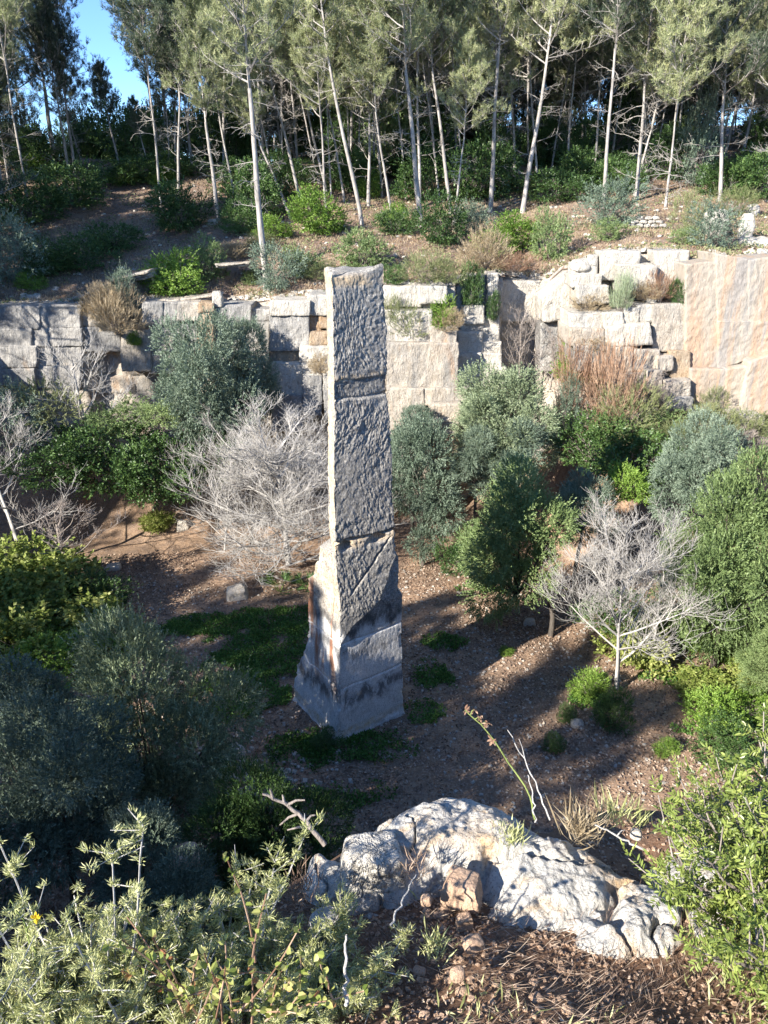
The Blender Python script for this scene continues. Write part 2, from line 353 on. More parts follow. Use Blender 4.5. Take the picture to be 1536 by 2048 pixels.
def hexa(c8, n, rnd_n=10, amp=.05, freq=2.0, seed=0, octv=4):
    """c8: corners ordered (x0y0z0,x1y0z0,x1y1z0,x0y1z0, same for z1); rough rounded block"""
    nx, ny, nz_ = n
    I = np.arange((nx+1)*(ny+1)*(nz_+1)).reshape(nx+1, ny+1, nz_+1)
    i, j, k = np.meshgrid(np.arange(nx+1), np.arange(ny+1), np.arange(nz_+1), indexing='ij')
    surf = (i == 0) | (i == nx) | (j == 0) | (j == ny) | (k == 0) | (k == nz_)
    mp = np.full(I.shape, -1); mp[surf] = np.arange(surf.sum())
    q = np.stack([i[surf]/nx, j[surf]/ny, k[surf]/nz_], 1)*2-1
    cc = np.array(c8, float); sz = np.array([np.linalg.norm(cc[1]-cc[0]), np.linalg.norm(cc[3]-cc[0]), np.linalg.norm(cc[4]-cc[0])])
    if rnd_n >= 16:                    # sharp block: a small worn edge only
        r_ = min(.02, sz.min()*.3); core = np.maximum(np.abs(q)*sz/2-(sz/2-r_), 0); L_ = np.linalg.norm(core, axis=1, keepdims=True)
        core2 = core*np.minimum(1, r_/np.maximum(L_, 1e-9)); q = np.sign(q)*(np.minimum(np.abs(q)*sz/2, sz/2-r_)+core2)/(sz/2)
    else: q = q/(np.sum(np.abs(q)**rnd_n, 1, keepdims=True)**(1/rnd_n))
    p = (q+1)/2
    c = np.array(c8, float); x, y, z = p[:, :1], p[:, 1:2], p[:, 2:]
    w = [(1-x)*(1-y)*(1-z), x*(1-y)*(1-z), x*y*(1-z), (1-x)*y*(1-z), (1-x)*(1-y)*z, x*(1-y)*z, x*y*z, (1-x)*y*z]
    V = sum(w[t]*c[t] for t in range(8))
    if amp:
        V = V + np.stack([fbm(V*freq+a*9.7, octv, seed+a*31) for a in range(3)], 1)*amp
    F = []
    def add(A, B, C, D): F.append(np.stack([A.ravel(), B.ravel(), C.ravel(), D.ravel()], 1))
    add(mp[:-1, :-1, 0], mp[:-1, 1:, 0], mp[1:, 1:, 0], mp[1:, :-1, 0]); add(mp[:-1, :-1, -1], mp[1:, :-1, -1], mp[1:, 1:, -1], mp[:-1, 1:, -1])
    add(mp[:-1, 0, :-1], mp[1:, 0, :-1], mp[1:, 0, 1:], mp[:-1, 0, 1:]); add(mp[:-1, -1, :-1], mp[:-1, -1, 1:], mp[1:, -1, 1:], mp[1:, -1, :-1])
    add(mp[0, :-1, :-1], mp[0, :-1, 1:], mp[0, 1:, 1:], mp[0, 1:, :-1]); add(mp[-1, :-1, :-1], mp[-1, 1:, :-1], mp[-1, 1:, 1:], mp[-1, :-1, 1:])
    return V, np.concatenate(F)
def block(quad, yf, yb, mt='cliff', name='stone_block', amp=.085, parent=cliff, res=.10, sk=0.0):
    TL, TR, BR, BL = [pixy(a, b, yf) for a, b in quad]
    def bk(p): return np.array((p[0]+sk, yb, p[2]))
    c8 = [BL, BR, bk(BR), bk(BL), TL, TR, bk(TR), bk(TL)]
    cen = np.mean(c8, 0)
    w = np.linalg.norm(BR-BL); h = np.linalg.norm(TL-BL); d = yb-yf
    n = (max(2, int(w/res)), max(2, min(10, int(d/.2))), max(2, int(h/res)))
    V, F = hexa(c8, n, 16, amp, 1.9, random.randint(0, 9999), 5)
    V[:, 1] += fbm(V*np.array([9, 9, 6]), 3, 7, .7)*.055 - .10*np.maximum(fbm(V*2.2, 3, 19)-.12, 0)
    return link(name, mk_mesh(name, [(V-cen, F, None, 0)], M[mt], True), parent, tuple(cen))
def rect(x0, y0, x1, y1, yf, yb, mt='cliff', **k):
    j = lambda: random.uniform(-1.2, 1.2)
    return block([(x0-2.5+j(), y0-1+j()), (x1+2.5+j(), y0-1+j()), (x1+2.5+j(), y1+3+j()), (x0-2.5+j(), y1+3+j())], yf, yb, mt, **k)
G, C_, Wh, Ru = 'cliff_grey', 'cliff', 'cliff_white', 'cliff_rust'
# left, layered grey wall
for r in [(-70, 615, 0, 657, 44.6, G), (-5, 612, 78, 655, 44.5, G), (78, 610, 160, 653, 44.7, G), (-60, 659, 62, 692, 44.4, G), (64, 657, 162, 690, 44.6, G), (-40, 694, 16, 735, 44.3, G), (18, 692, 72, 732, 44.2, G),
          (74, 694, 162, 730, 44.9, G), (-40, 737, 66, 770, 44.1, G), (68, 733, 158, 775, 44.8, G), (165, 614, 205, 650, 45.3, C_), (170, 655, 240, 700, 45.2, G), (244, 662, 300, 740, 44.7, C_), (302, 672, 345, 745, 44.9, C_),
          (288, 606, 324, 650, 44.7, G), (326, 606, 357, 646, 44.8, G), (358, 604, 396, 640, 44.7, C_), (300, 650, 394, 700, 45.0, G), (398, 624, 426, 700, 44.7, Ru), (398, 606, 426, 622, 44.5, Ru),
          (430, 610, 500, 642, 45.2, G), (502, 618, 537, 640, 45.6, G), (432, 644, 536, 812, 45.7, G)]:
    rect(*r[:4], 44.95+(r[4]-44.95)*.45, 47.4, r[5])
# block left of the pillar
for r in [(542, 602, 618, 628, 43.7, Wh), (540, 630, 616, 700, 43.9, G), (618, 590, 664, 628, 44.0, Wh), (616, 630, 640, 668, 44.5, Ru), (640, 628, 664, 655, 44.3, Ru), (622, 664, 666, 690, 43.7, Ru), (600, 694, 668, 722, 43.2, Wh),
          (540, 704, 600, 726, 44.2, Ru), (540, 726, 604, 790, 43.3, Wh), (606, 726, 646, 752, 43.1, Wh), (608, 752, 642, 830, 42.8, G), (648, 724, 680, 780, 42.8, Wh), (650, 782, 682, 840, 42.6, G), (545, 790, 604, 860, 43.2, G)]:
    rect(*r[:4], 43.6+(r[4]-43.6)*.6, 46.3, r[5])
# right of the pillar: stepped ledges and big dressed face
for r in [(768, 574, 840, 612, 43.4, Wh), (840, 573, 892, 606, 43.3, Wh), (770, 612, 800, 640, 43.9, C_), (762, 622, 862, 688, 42.8, Wh), (862, 654, 912, 690, 42.5, C_), (760, 688, 915, 773, 42.2, C_), (740, 777, 846, 842, 41.9, C_), (848, 777, 940, 808, 41.9, C_),
          (862, 810, 922, 836, 41.0, C_), (860, 838, 916, 866, 40.9, C_), (872, 874, 915, 905, 40.9, Ru), (770, 845, 860, 1010, 41.8, C_), (916, 840, 960, 900, 42.2, G)]:
    rect(*r[:5], 45.6, r[5])
# stepped columns in the recess
for r in [(928, 612, 966, 645, 44.2, Wh), (922, 646, 964, 664, 44.4, Wh), (918, 665, 964, 704, 43.9, Wh), (917, 706, 961, 738, 43.7, Wh), (916, 740, 958, 775, 43.5, Wh), (968, 634, 996, 656, 44.5, Wh), (966, 657, 998, 682, 44.2, Wh),
          (964, 684, 1002, 706, 44.0, Wh), (963, 708, 1002, 734, 43.8, Wh), (960, 736, 1010, 775, 43.6, Wh), (938, 552, 962, 610, 45.0, Wh), (964, 552, 978, 634, 45.3, G), (978, 546, 994, 632, 44.9, Wh), (914, 575, 926, 664, 44.5, G),
          (998, 562, 1080, 640, 46.6, Wh), (1004, 640, 1078, 760, 47.0, G)]:
    rect(*r[:5], max(r[4]+1.2, 46.6), r[5])
block([(1084, 596), (1143, 541), (1141, 640), (1086, 645)], 43.4, 45.5, Wh)
block([(1082, 648), (1141, 642), (1138, 740), (1080, 745)], 43.8, 45.5, G)
# right hand terraces
for r in [(1146, 526, 1194, 549, 41.9, Wh), (1145, 551, 1203, 571, 41.4, Wh), (1204, 502, 1279, 560, 41.7, Wh), (1158, 572, 1216, 604, 41.0, Wh), (1240, 530, 1311, 582, 41.0, Wh), (1314, 501, 1377, 580, 41.5, Wh), (1296, 580, 1313, 608, 40.9, Wh),
          (1142, 627, 1205, 656, 40.2, Wh), (1208, 626, 1246, 651, 40.1, Wh), (1249, 617, 1277, 647, 40.2, Wh), (1279, 611, 1306, 641, 40.2, Wh), (1307, 609, 1374, 700, 40.1, C_), (1142, 658, 1208, 690, 39.9, C_), (1150, 692, 1212, 740, 39.8, G),
          (1319, 712, 1345, 738, 39.4, C_), (1293, 742, 1323, 778, 39.0, C_), (1331, 762, 1381, 792, 38.9, C_), (1333, 796, 1384, 820, 38.7, G), (1215, 695, 1262, 745, 39.5, C_), (1264, 700, 1318, 740, 39.6, C_), (1225, 748, 1290, 800, 39.2, C_),
          (1472, 832, 1526, 850, 37.6, Wh)]:
    rect(*r[:5], 42.9, r[5])
block([(1212, 655), (1300, 645), (1306, 690), (1214, 694)], 39.7, 42.5, Wh)
# big dressed wall on the right, in large panels
def panel(quad, yf, mt='cliff_streak'):
    cx = sum(q[0] for q in quad)/4; cy = sum(q[1] for q in quad)/4
    return block([(x+(6 if x > cx else -6), y+(5 if y > cy else 0)) for x, y in quad], yf, 42.4, mt, name='dressed_panel', amp=.05, res=.08)
panel([(1378, 528), (1436, 522), (1440, 740), (1376, 745)], 39.9)
panel([(1438, 506), (1500, 520), (1500, 640), (1440, 640)], 39.85)
panel([(1502, 520), (1600, 505), (1600, 640), (1502, 640)], 39.8)
panel([(1442, 642), (1540, 642), (1530, 700), (1442, 736)], 39.7)
panel([(1542, 642), (1640, 642), (1640, 830), (1542, 830)], 39.7)
panel([(1346, 702), (1376, 702), (1374, 762), (1346, 762)], 39.7, Ru)
panel([(1388, 738), (1454, 738), (1450, 808), (1386, 824)], 39.3)
panel([(1458, 738), (1500, 730), (1486, 822), (1456, 812)], 39.2)
panel([(1506, 724), (1560, 700), (1545, 826), (1484, 826)], 38.9)

# ------------------------------------------------------------------ the pillar
def needle():
    zs = np.arange(-.5, 15.95, .028); nzn = len(zs)
    FLpx = [(500, 659), (548, 662), (600, 665), (740, 668), (860, 668), (1000, 668), (1050, 671), (1060, 668), (1160, 674), (1200, 680), (1300, 680), (1420, 680), (1490, 672), (1600, 668)]
    FRpx = [(500, 766), (545, 768), (640, 772), (760, 774), (900, 783), (1040, 788), (1105, 792), (1110, 798), (1185, 804), (1195, 811), (1300, 815), (1440, 817), (1600, 817)]
    LLpx = [(500, 658), (545, 660), (700, 660), (1030, 662), (1033, 652), (1072, 651), (1076, 641), (1120, 638), (1128, 631), (1150, 629), (1157, 617), (1280, 616), (1298, 611), (1302, 605), (1325, 600), (1330, 594), (1365, 588), (1400, 588), (1600, 586)]
    def py_of(z, y):
        a = math.atan2(CAM_Z-z, y)-R(PITCH); return 1024+FPX*math.tan(a)
    rings = []
    e1 = np.array((.86, .51)); e2 = np.array((-.56, .83))
    for z in zs:
        y = 22.1 + .015*z; py = py_of(z, y); FL = pixy(np.interp(py, *zip(*FLpx)), py, y)[:2]
        y2 = y+1.1
        for _ in range(5):
            p2 = py_of(z, y2); FR = pixy(np.interp(p2, *zip(*FRpx)), p2, y2)[:2]; y2 = FL[1]+.59*(FR[0]-FL[0])
        if z > 7.3: LL = FL+np.array((-.16, .9)); BB = FL+np.array((-.32, 1.9)); BR = FR+np.array((-.45, 1.3))
        else:
            L = .3
            for _ in range(12):
                q = FL+e2*L; p3 = py_of(z, q[1]); xx = pixy(np.interp(p3, *zip(*LLpx)), p3, q[1])[0]; L = max(.25, L+(q[0]-xx)/.56*.8)
            LL = FL+e2*L; BB = LL+np.array((.5, .9))+np.array((.3, .9))*max(0, 1-L/2.); BR = FR+np.array((-.5, 1.7))
        rings.append([FL, FR, BR, BB, LL])
    C5 = np.array(rings)      # nz,5,2
    nseg = [100, 20, 10, 6, 56]; ring = []
    meta = []
    for a in range(5):
        b = (a+1) % 5
        for k in range(nseg[a]):
            t = k/nseg[a]; ring.append(C5[:, a]*(1-t)+C5[:, b]*t); meta.append((a, t))
    Pn = np.stack(ring, 1); nr = Pn.shape[1]      # nz,nr,2
    Zm = np.repeat(zs[:, None], nr, 1)
    # ragged top rim
    c = np.array([m[0] for m in meta]); t = np.array([m[1] for m in meta])
    topoff = np.where(c == 0, -.12+.30*t-.14*np.sin(t*PI), .0)+np.where(c == 4, -.05, 0)
    Zm = Zm + topoff[None, :]*ss(15.2, 15.95, zs)[:, None]
    tang = np.roll(Pn, -1, 1)-np.roll(Pn, 1, 1); nrmv = np.stack([tang[..., 1], -tang[..., 0]], -1); nrmv /= np.maximum(np.linalg.norm(nrmv, axis=-1, keepdims=True), 1e-6)
    P3 = np.stack([Pn[..., 0].ravel(), Pn[..., 1].ravel(), Zm.ravel()], 1)
    s = np.tile(t*2.4, (nzn, 1)).ravel(); z = P3[:, 2]; face = np.tile(c, nzn); tt_ = np.tile(t, nzn)
    side = face*7.
    # pick strokes: narrow slanting ridges whose direction drifts
    ang = .22+.16*vnoise(np.stack([s*.8, z*.5, side], 1), 3)
    a_ = s+z*ang*.35+.05*vnoise(np.stack([s*5, z*5, side], 1), 4); b_ = z
    st = vnoise(np.stack([a_*22, b_*9, side], 1), 5)+.9*vnoise(np.stack([a_*34, b_*20, side+3], 1), 6)+.5*vnoise(np.stack([a_*9, b_*3, side+5], 1), 8)
    big = fbm(P3*np.array([1.2, 1.2, .9]), 3, 71)
    rough = .55+.9*ss(-.5, .5, fbm(P3*.8, 3, 77)*2); low = np.where(z > 4.9, 1, .3); d = st*.0095*rough*low + big*.03 + fbm(P3*7, 3, 72)*.022*low
    fr_ = (face == 0)
    def pyz(z): return z
    # horizontal joints
    for zj, dp, wd in ((7.75, .14, .05), (12.9, .035, .035), (12.35, .06, .04), (4.0, .05, .03), (2.25, .05, .03)):
        d = d - dp*np.exp(-((z-zj-.05*vnoise(np.stack([s*2, side, side*0], 1), 9))/wd)**2)
    d = d + fr_*.05*ss(12.3, 12.35, z)*ss(12.9, 12.8, z)*-1
    # broken cavities below the joint
    for (t0, z0, rt, rz, dp) in ((.18, 7.55, .10, .16, .25), (.72, 7.55, .16, .14, .22)):
        d = d - fr_*dp*np.exp(-(((tt_-t0)/rt)**2+((z-z0+abs(0)*1)/rz)**2)**2)
    # diagonal crack
    tl = .9-(7.45-z)/1.7*.75
    d = d - fr_*.12*np.exp(-((tt_-tl)*2.4/.04)**2)*ss(5.7, 6.0, z)*ss(7.6, 7.4, z)
    # lower right front shaped to turn away from the sun and fall in shade
    td = np.interp(z, [3.9, 4.6, 5.3, 6.1, 6.9, 7.0], [-.05, .18, .62, .80, .99, 1.3])+.03*vnoise(np.stack([z*3, z*0, z*0], 1), 12)
    cut = ss(0, .05, tt_-td)*(z < 6.95)
    d = d - fr_*(cut*.07 + np.maximum(tt_-np.maximum(td, 0), 0)*(z < 7.0)*.28)
    # lower body dressed smoother, bottom foot flares
    d = d + .05*ss(.5, 0, z)+fbm(P3*3, 3, 74)*.10*ss(.6, -.1, z)
    edge = np.minimum(tt_, 1-tt_)*np.array([2.6, 1.4, 1.5, 1, 2.4])[face]; chip = np.maximum(fbm(P3*np.array([2, 2, 2.6]), 4, 90, .6)-.05, 0); d = d - chip*.32*np.exp(-(edge/.07)**2) - .08*np.maximum(fbm(P3*1.7, 3, 93)-.25, 0)
    # keep the lower front from opening a gap on the right face
    rf = (face == 1)*(z < 6.95)*(.07+.28*np.clip(1-np.maximum(td, 0), 0, 1))*(1-tt_)*(z > 0-9)*(td < 1)
    V = P3.copy(); nn = nrmv.reshape(-1, 2); V[:, 0] += nn[:, 0]*d; V[:, 1] += nn[:, 1]*d; V[:, 0] -= .51*rf; V[:, 1] += .86*rf
    base = np.arange(nzn*nr).reshape(nzn, nr)
    A = base[:-1]; B = np.roll(base, -1, 1)[:-1]; C2 = np.roll(base, -1, 1)[1:]; D = base[1:]
    F = np.stack([A.ravel(), B.ravel(), C2.ravel(), D.ravel()], 1)
    # cap: rings shrinking to the centre
    top = V[base[-1]]; cen = top.mean(0); caps = [top]
    capV = []; capF = []; prev = base[-1]; o = len(V)
    for k, f in enumerate((.93, .8, .6, .4, .2, .05)):
        ringv = cen+(top-cen)*f; ringv[:, 2] = top[:, 2]*f+cen[2]*(1-f)+fbm(ringv*2.5, 3, 80)*.09+.03
        capV.append(ringv); idx = np.arange(o, o+nr); o += nr
        capF.append(np.stack([prev, np.roll(prev, -1), np.roll(idx, -1), idx], 1)); prev = idx
    V = np.concatenate([V]+capV); F = np.concatenate([F]+capF)
    return V, F
def pillar_material():
    m, nt, b = mat('pillar_limestone'); pos = N(nt, 'ShaderNodeNewGeometry').outputs['Position']
    sep = N(nt, 'ShaderNodeSeparateXYZ'); nt.links.new(pos, sep.inputs[0]); z = sep.outputs['Z']
    nr_ = N(nt, 'ShaderNodeNewGeometry').outputs['True Normal']; sn = N(nt, 'ShaderNodeSeparateXYZ'); nt.links.new(nr_, sn.inputs[0])
    med = noise(nt, pos, 2.0, 6, .7, .3); fine = noise(nt, pos, 16, 6, .75); bigs = noise(nt, mapping(nt, pos, (1, 1, .35)), .9, 6, .65, .6)
    zw = math_(nt, 'ADD', z, math_(nt, 'MULTIPLY', math_(nt, 'SUBTRACT', bigs, .5), 3.0))
    pale = mix(nt, ramp(nt, med, [(.35, 0), (.65, 1)]), (.62, .60, .56), (.76, .735, .69))
    grey = mix(nt, ramp(nt, fine, [(.35, 0), (.65, 1)]), (.17, .16, .145), (.49, .46, .41))
    cream = mix(nt, ramp(nt, med, [(.4, 0), (.6, 1)]), (.50, .40, .28), (.58, .51, .41))
    black = mix(nt, ramp(nt, fine, [(.3, 0), (.75, 1)]), (.035, .035, .035), (.17, .16, .15))
    # weathering by height: the upper shaft is grey, the lower is pale with black lichen bands
    c = mix(nt, ramp(nt, math_(nt, 'MULTIPLY', zw, 1/16.), [(.26, 0), (.30, 1)]), pale, grey)
    for z0, hw, a in ((1.7, .42, .85), (4.7, .34, .9), (3.5, .30, .6), (12.6, .25, .55), (9.0, .3, .25)):
        dz = math_(nt, 'ABSOLUTE', math_(nt, 'SUBTRACT', zw, z0)); band = ramp(nt, math_(nt, 'DIVIDE', dz, hw*2), [(.15, 1), (.55, 0)])
        sp = ramp(nt, noise(nt, mapping(nt, pos, (1, 1, .5), loc=(z0, 0, 0)), 2.6, 8, .8, .4), [(.40, 0), (.52, 1)])
        c = mix(nt, math_(nt, 'MULTIPLY', math_(nt, 'MULTIPLY', band, sp), a), c, black)
    # left face: cream above, rust streaks in the middle
    left = ramp(nt, math_(nt, 'MULTIPLY', sn.outputs['X'], -1.0), [(.35, 0), (.7, 1)])
    up = ramp(nt, math_(nt, 'MULTIPLY', zw, 1/16.), [(.30, 0), (.36, 1)])
    c = mix(nt, math_(nt, 'MULTIPLY', left, up), c, cream)
    xs_ = noise(nt, mapping(nt, pos, (1.0, 1.0, .12), loc=(4, 4, 0)), 2.2, 5, .6, .5)
    mid_ = math_(nt, 'MULTIPLY', ramp(nt, math_(nt, 'MULTIPLY', z, 1/16.), [(.10, 0), (.18, 1), (.34, 1), (.42, 0)]), left)
    c = mix(nt, math_(nt, 'MULTIPLY', mid_, ramp(nt, xs_, [(.50, 0), (.58, .9)])), c, (.36, .15, .07))
    # joint rust
    for z0, hw in ((7.6, .22), (12.95, .12), (15.7, .22), (.35, .2)):
        dz = math_(nt, 'ABSOLUTE', math_(nt, 'SUBTRACT', z, z0)); band = ramp(nt, math_(nt, 'DIVIDE', dz, hw*2), [(.2, 1), (.5, 0)])
        c = mix(nt, math_(nt, 'MULTIPLY', band, ramp(nt, med, [(.4, .1), (.6, .9)])), c, (.60, .45, .28))
    sp2 = noise(nt, pos, 30, 4, .8)
    c = mix(nt, ramp(nt, sp2, [(.36, .85), (.47, 0)]), c, (.06, .058, .055))
    sp3 = noise(nt, mapping(nt, pos, (1, 1, .45)), 13, 6, .8, .5); c = mix(nt, math_(nt, 'MULTIPLY', ramp(nt, sp3, [(.40, .75), (.50, 0)]), ramp(nt, math_(nt, 'MULTIPLY', zw, 1/16.), [(.26, .35), (.32, 1)])), c, (.09, .087, .082))
    nt.links.new(c, b.inputs['Base Color']); b.inputs['Roughness'].default_value = .95; b.inputs['Specular IOR Level'].default_value = .15
    ch = noise(nt, mapping(nt, pos, (1, 1, .28), rot=(0, .3, 0)), 10, 5, .6, .4)
    nt.links.new(bump(nt, fine, .7, .015, bump(nt, ch, .8, .025)), b.inputs['Normal'])
    return m
M['pillar'] = pillar_material()
V, F = needle(); o0 = np.array((-.8, 23.3, 0))
pil = thing('rock_pillar', 'tall tapering limestone needle left standing in the middle of the quarry floor', 'rock pillar', tuple(o0))
link('shaft', mk_mesh('shaft', [(V-o0, F, None, 0)], M['pillar'], True), pil)

# ------------------------------------------------------------------ vegetation builders
def frames(D):
    a = np.where(np.abs(D[:, 2:3]) < .9, np.array([[0, 0, 1.]]), np.array([[1., 0, 0]]))
    U = nrm(np.cross(D, a)); return U, np.cross(U, D)
def leaves(P, D, L, Wd, r=None, curl=.0):
    """rhombus leaves: base P, direction D"""
    r = r or rng; n = len(P); D = nrm(D); U, V2 = frames(D); a = r.uniform(0, 2*PI, (n, 1)); U = U*np.cos(a)+V2*np.sin(a); Nn = np.cross(D, U)
    L = np.broadcast_to(np.asarray(L, float).reshape(-1, 1), (n, 1))*r.uniform(.7, 1.25, (n, 1)); Wd = np.broadcast_to(np.asarray(Wd, float).reshape(-1, 1), (n, 1))*r.uniform(.8, 1.2, (n, 1))
    m = P+D*L*.48+Nn*L*curl
    V = np.stack([P, m-U*Wd/2, P+D*L, m+U*Wd/2], 1).reshape(-1, 3)
    F = np.arange(4*n).reshape(n, 4); return V, F, np.repeat(r.random(n), 4)
def shoots(P, D, k, sl, L, Wd, spread=.8, r=None, curl=.05):
    r = r or rng; n = len(P); D = nrm(D); t = np.tile(np.linspace(.1, 1, k), n); Pi = np.repeat(P, k, 0); Di = np.repeat(D, k, 0)
    sr = np.repeat(r.random(n), k); vl = np.repeat(r.uniform(.5, 1.35, n)+(r.random(n) < .12)*r.uniform(.3, 1.1, n), k)
    base = Pi+Di*(t*sl*vl)[:, None]; dd = nrm(Di+rv(n*k, r)*spread)
    V, F, q = leaves(base, dd, L, Wd, r, curl); return V, F, np.repeat(sr*.6, 4)+q*.4
def lobes(rx, ry, rz, nl, lr, ns, r, shell=.72, up=.35, flat=0):
    C3 = rv(nl, r)*np.array([rx, ry, rz])*shell*r.uniform(.6, 1.2, (nl, 1)); C3[0] = 0
    Rd = lr*min(rx, ry)*r.uniform(.5, 1.45, nl); Rd[0] = min(rx, ry, rz)*.5
    w = Rd**2; k = r.choice(nl, ns, p=w/w.sum()); d = rv(ns, r); P = C3[k]+d*Rd[k][:, None]*r.uniform(.72, 1.05, (ns, 1))*np.array([1, 1, .85])
    inside = np.zeros(ns, bool)
    for j in range(nl):
        inside |= (np.linalg.norm((P-C3[j]), axis=1) < Rd[j]*.66) & (k != j)
    keep = ~inside; P = P[keep]; d = d[keep]
    D = nrm(d+nrm(P)*.5+np.array([0, 0, up])+rv(len(P), r)*.35)
    return P, D, C3, Rd
def segs(P0, P1, R0, R1, k=3):
    P0, P1 = np.asarray(P0, float), np.asarray(P1, float); R0 = np.asarray(R0, float); R1 = np.asarray(R1, float)
    D = nrm(P1-P0); U, V2 = frames(D); n = len(P0); a = np.arange(k)*2*PI/k
    ca, sa = np.cos(a)[None, :, None], np.sin(a)[None, :, None]; rad = U[:, None]*ca+V2[:, None]*sa
    V = np.concatenate([P0[:, None]+rad*R0[:, None, None], P1[:, None]+rad*R1[:, None, None]], 1).reshape(-1, 3)
    b = (np.arange(n)*2*k)[:, None]; i = np.arange(k)[None, :]; j = (i+1) % k
    F = np.stack([b+i, b+j, b+k+j, b+k+i], 2).reshape(-1, 4); return V, F, np.repeat(rng.random(n), 2*k)
def tube(pts, rad, k=9, wob=.0, seed=0):
    pts = np.array(pts, float); rad = np.array(rad, float); T = np.gradient(pts, axis=0); T = nrm(T); U = np.zeros_like(pts); u = np.array([1., 0, 0])
    for i in range(len(pts)):
        u = u-T[i]*u.dot(T[i]); u /= np.linalg.norm(u); U[i] = u
    V2 = np.cross(T, U); a = np.arange(k)*2*PI/k
    V = (pts[:, None]+(U[:, None]*np.cos(a)[None, :, None]+V2[:, None]*np.sin(a)[None, :, None])*rad[:, None, None]).reshape(-1, 3)
    if wob: V = V+np.stack([vnoise(V*4, seed+1), vnoise(V*4, seed+2), V[:, 0]*0], 1)*wob
    n = len(pts); i = np.arange(n-1)[:, None]*k; j = np.arange(k)[None, :]; jn = (j+1) % k
    F = np.stack([i+j, i+jn, i+k+jn, i+k+j], 2).reshape(-1, 4); return V, F, np.full(len(V), .5)
class Skel:
    def __init__(s): s.a = []; s.b = []; s.r = []; s.q = []; s.tips = []
    def path(s, p, d, length, r0, r1, n=5, curl=.25, up=.0, rr=random):
        d = Vector(d).normalized(); p = Vector(p); out = [(p.copy(), d.copy(), r0)]
        for i in range(n):
            d = (d+Vector((rr.gauss(0, curl), rr.gauss(0, curl), rr.gauss(0, curl)+up))*(1.0/n*2)).normalized(); q = p+d*(length/n)
            ra = r0+(r1-r0)*i/n; rb = r0+(r1-r0)*(i+1)/n
            s.a.append(tuple(p)); s.b.append(tuple(q)); s.r.append(ra); s.q.append(rb); p = q; out.append((p.copy(), d.copy(), rb))
        return out
    def mesh(s, k=3): return segs(s.a, s.b, s.r, s.q, k)
def bare_tree(height, seed, spread=.9, trunk=.35, r0=.11, twigr=0.0064, limbs=6, lv=(6, 5, 4), up=.35, width=1.0, low=.25):
    rr = random.Random(seed); s = Skel(); T = s.path((0, 0, 0), (rr.uniform(-.1, .1), 0, 1), height*.8, r0, r0*.25, 9, .12, .12, rr)
    def pick(path, f): i = min(int(f*(len(path)-1)), len(path)-1); return path[i]
    def rec(path, depth, length, rad):
        if depth >= len(lv): return
        for c in range(lv[depth]):
            p, d, rr_ = pick(path, rr.uniform(.25, 1.0) if depth else rr.uniform(trunk, 1.0))
            ax = Vector((rr.gauss(0, 1), rr.gauss(0, 1), rr.gauss(0, .4))); ax = (ax-d*ax.dot(d)).normalized()
            nd = (d*rr.uniform(.5, .9)+ax*rr.uniform(.5, 1.0)*spread).normalized()
            l = length*rr.uniform(.6, 1.15); q = s.path(p, nd, l, max(rad, twigr), max(rad*.45, twigr*.5), 4, .34, up, rr)
            rec(q, depth+1, length*.66, rad*.5)
    for c in range(limbs):
        f = trunk+(1-trunk)*(c/max(1, limbs-1))**1.1; p, d, _ = pick(T, f); az = c*2.4+rr.uniform(-.4, .4); el = low+.9*f*rr.uniform(.5, 1)
        nd = (math.cos(az)*width, math.sin(az)*width, el); l = height*.55*(1.05-.45*f)*rr.uniform(.8, 1.15)
        q = s.path(p, nd, l, r0*.42, r0*.1, 6, .2, up*.8, rr); rec(q, 0, l*.42, r0*.14)
    rec(T, 1, height*.22, r0*.15)
    return s
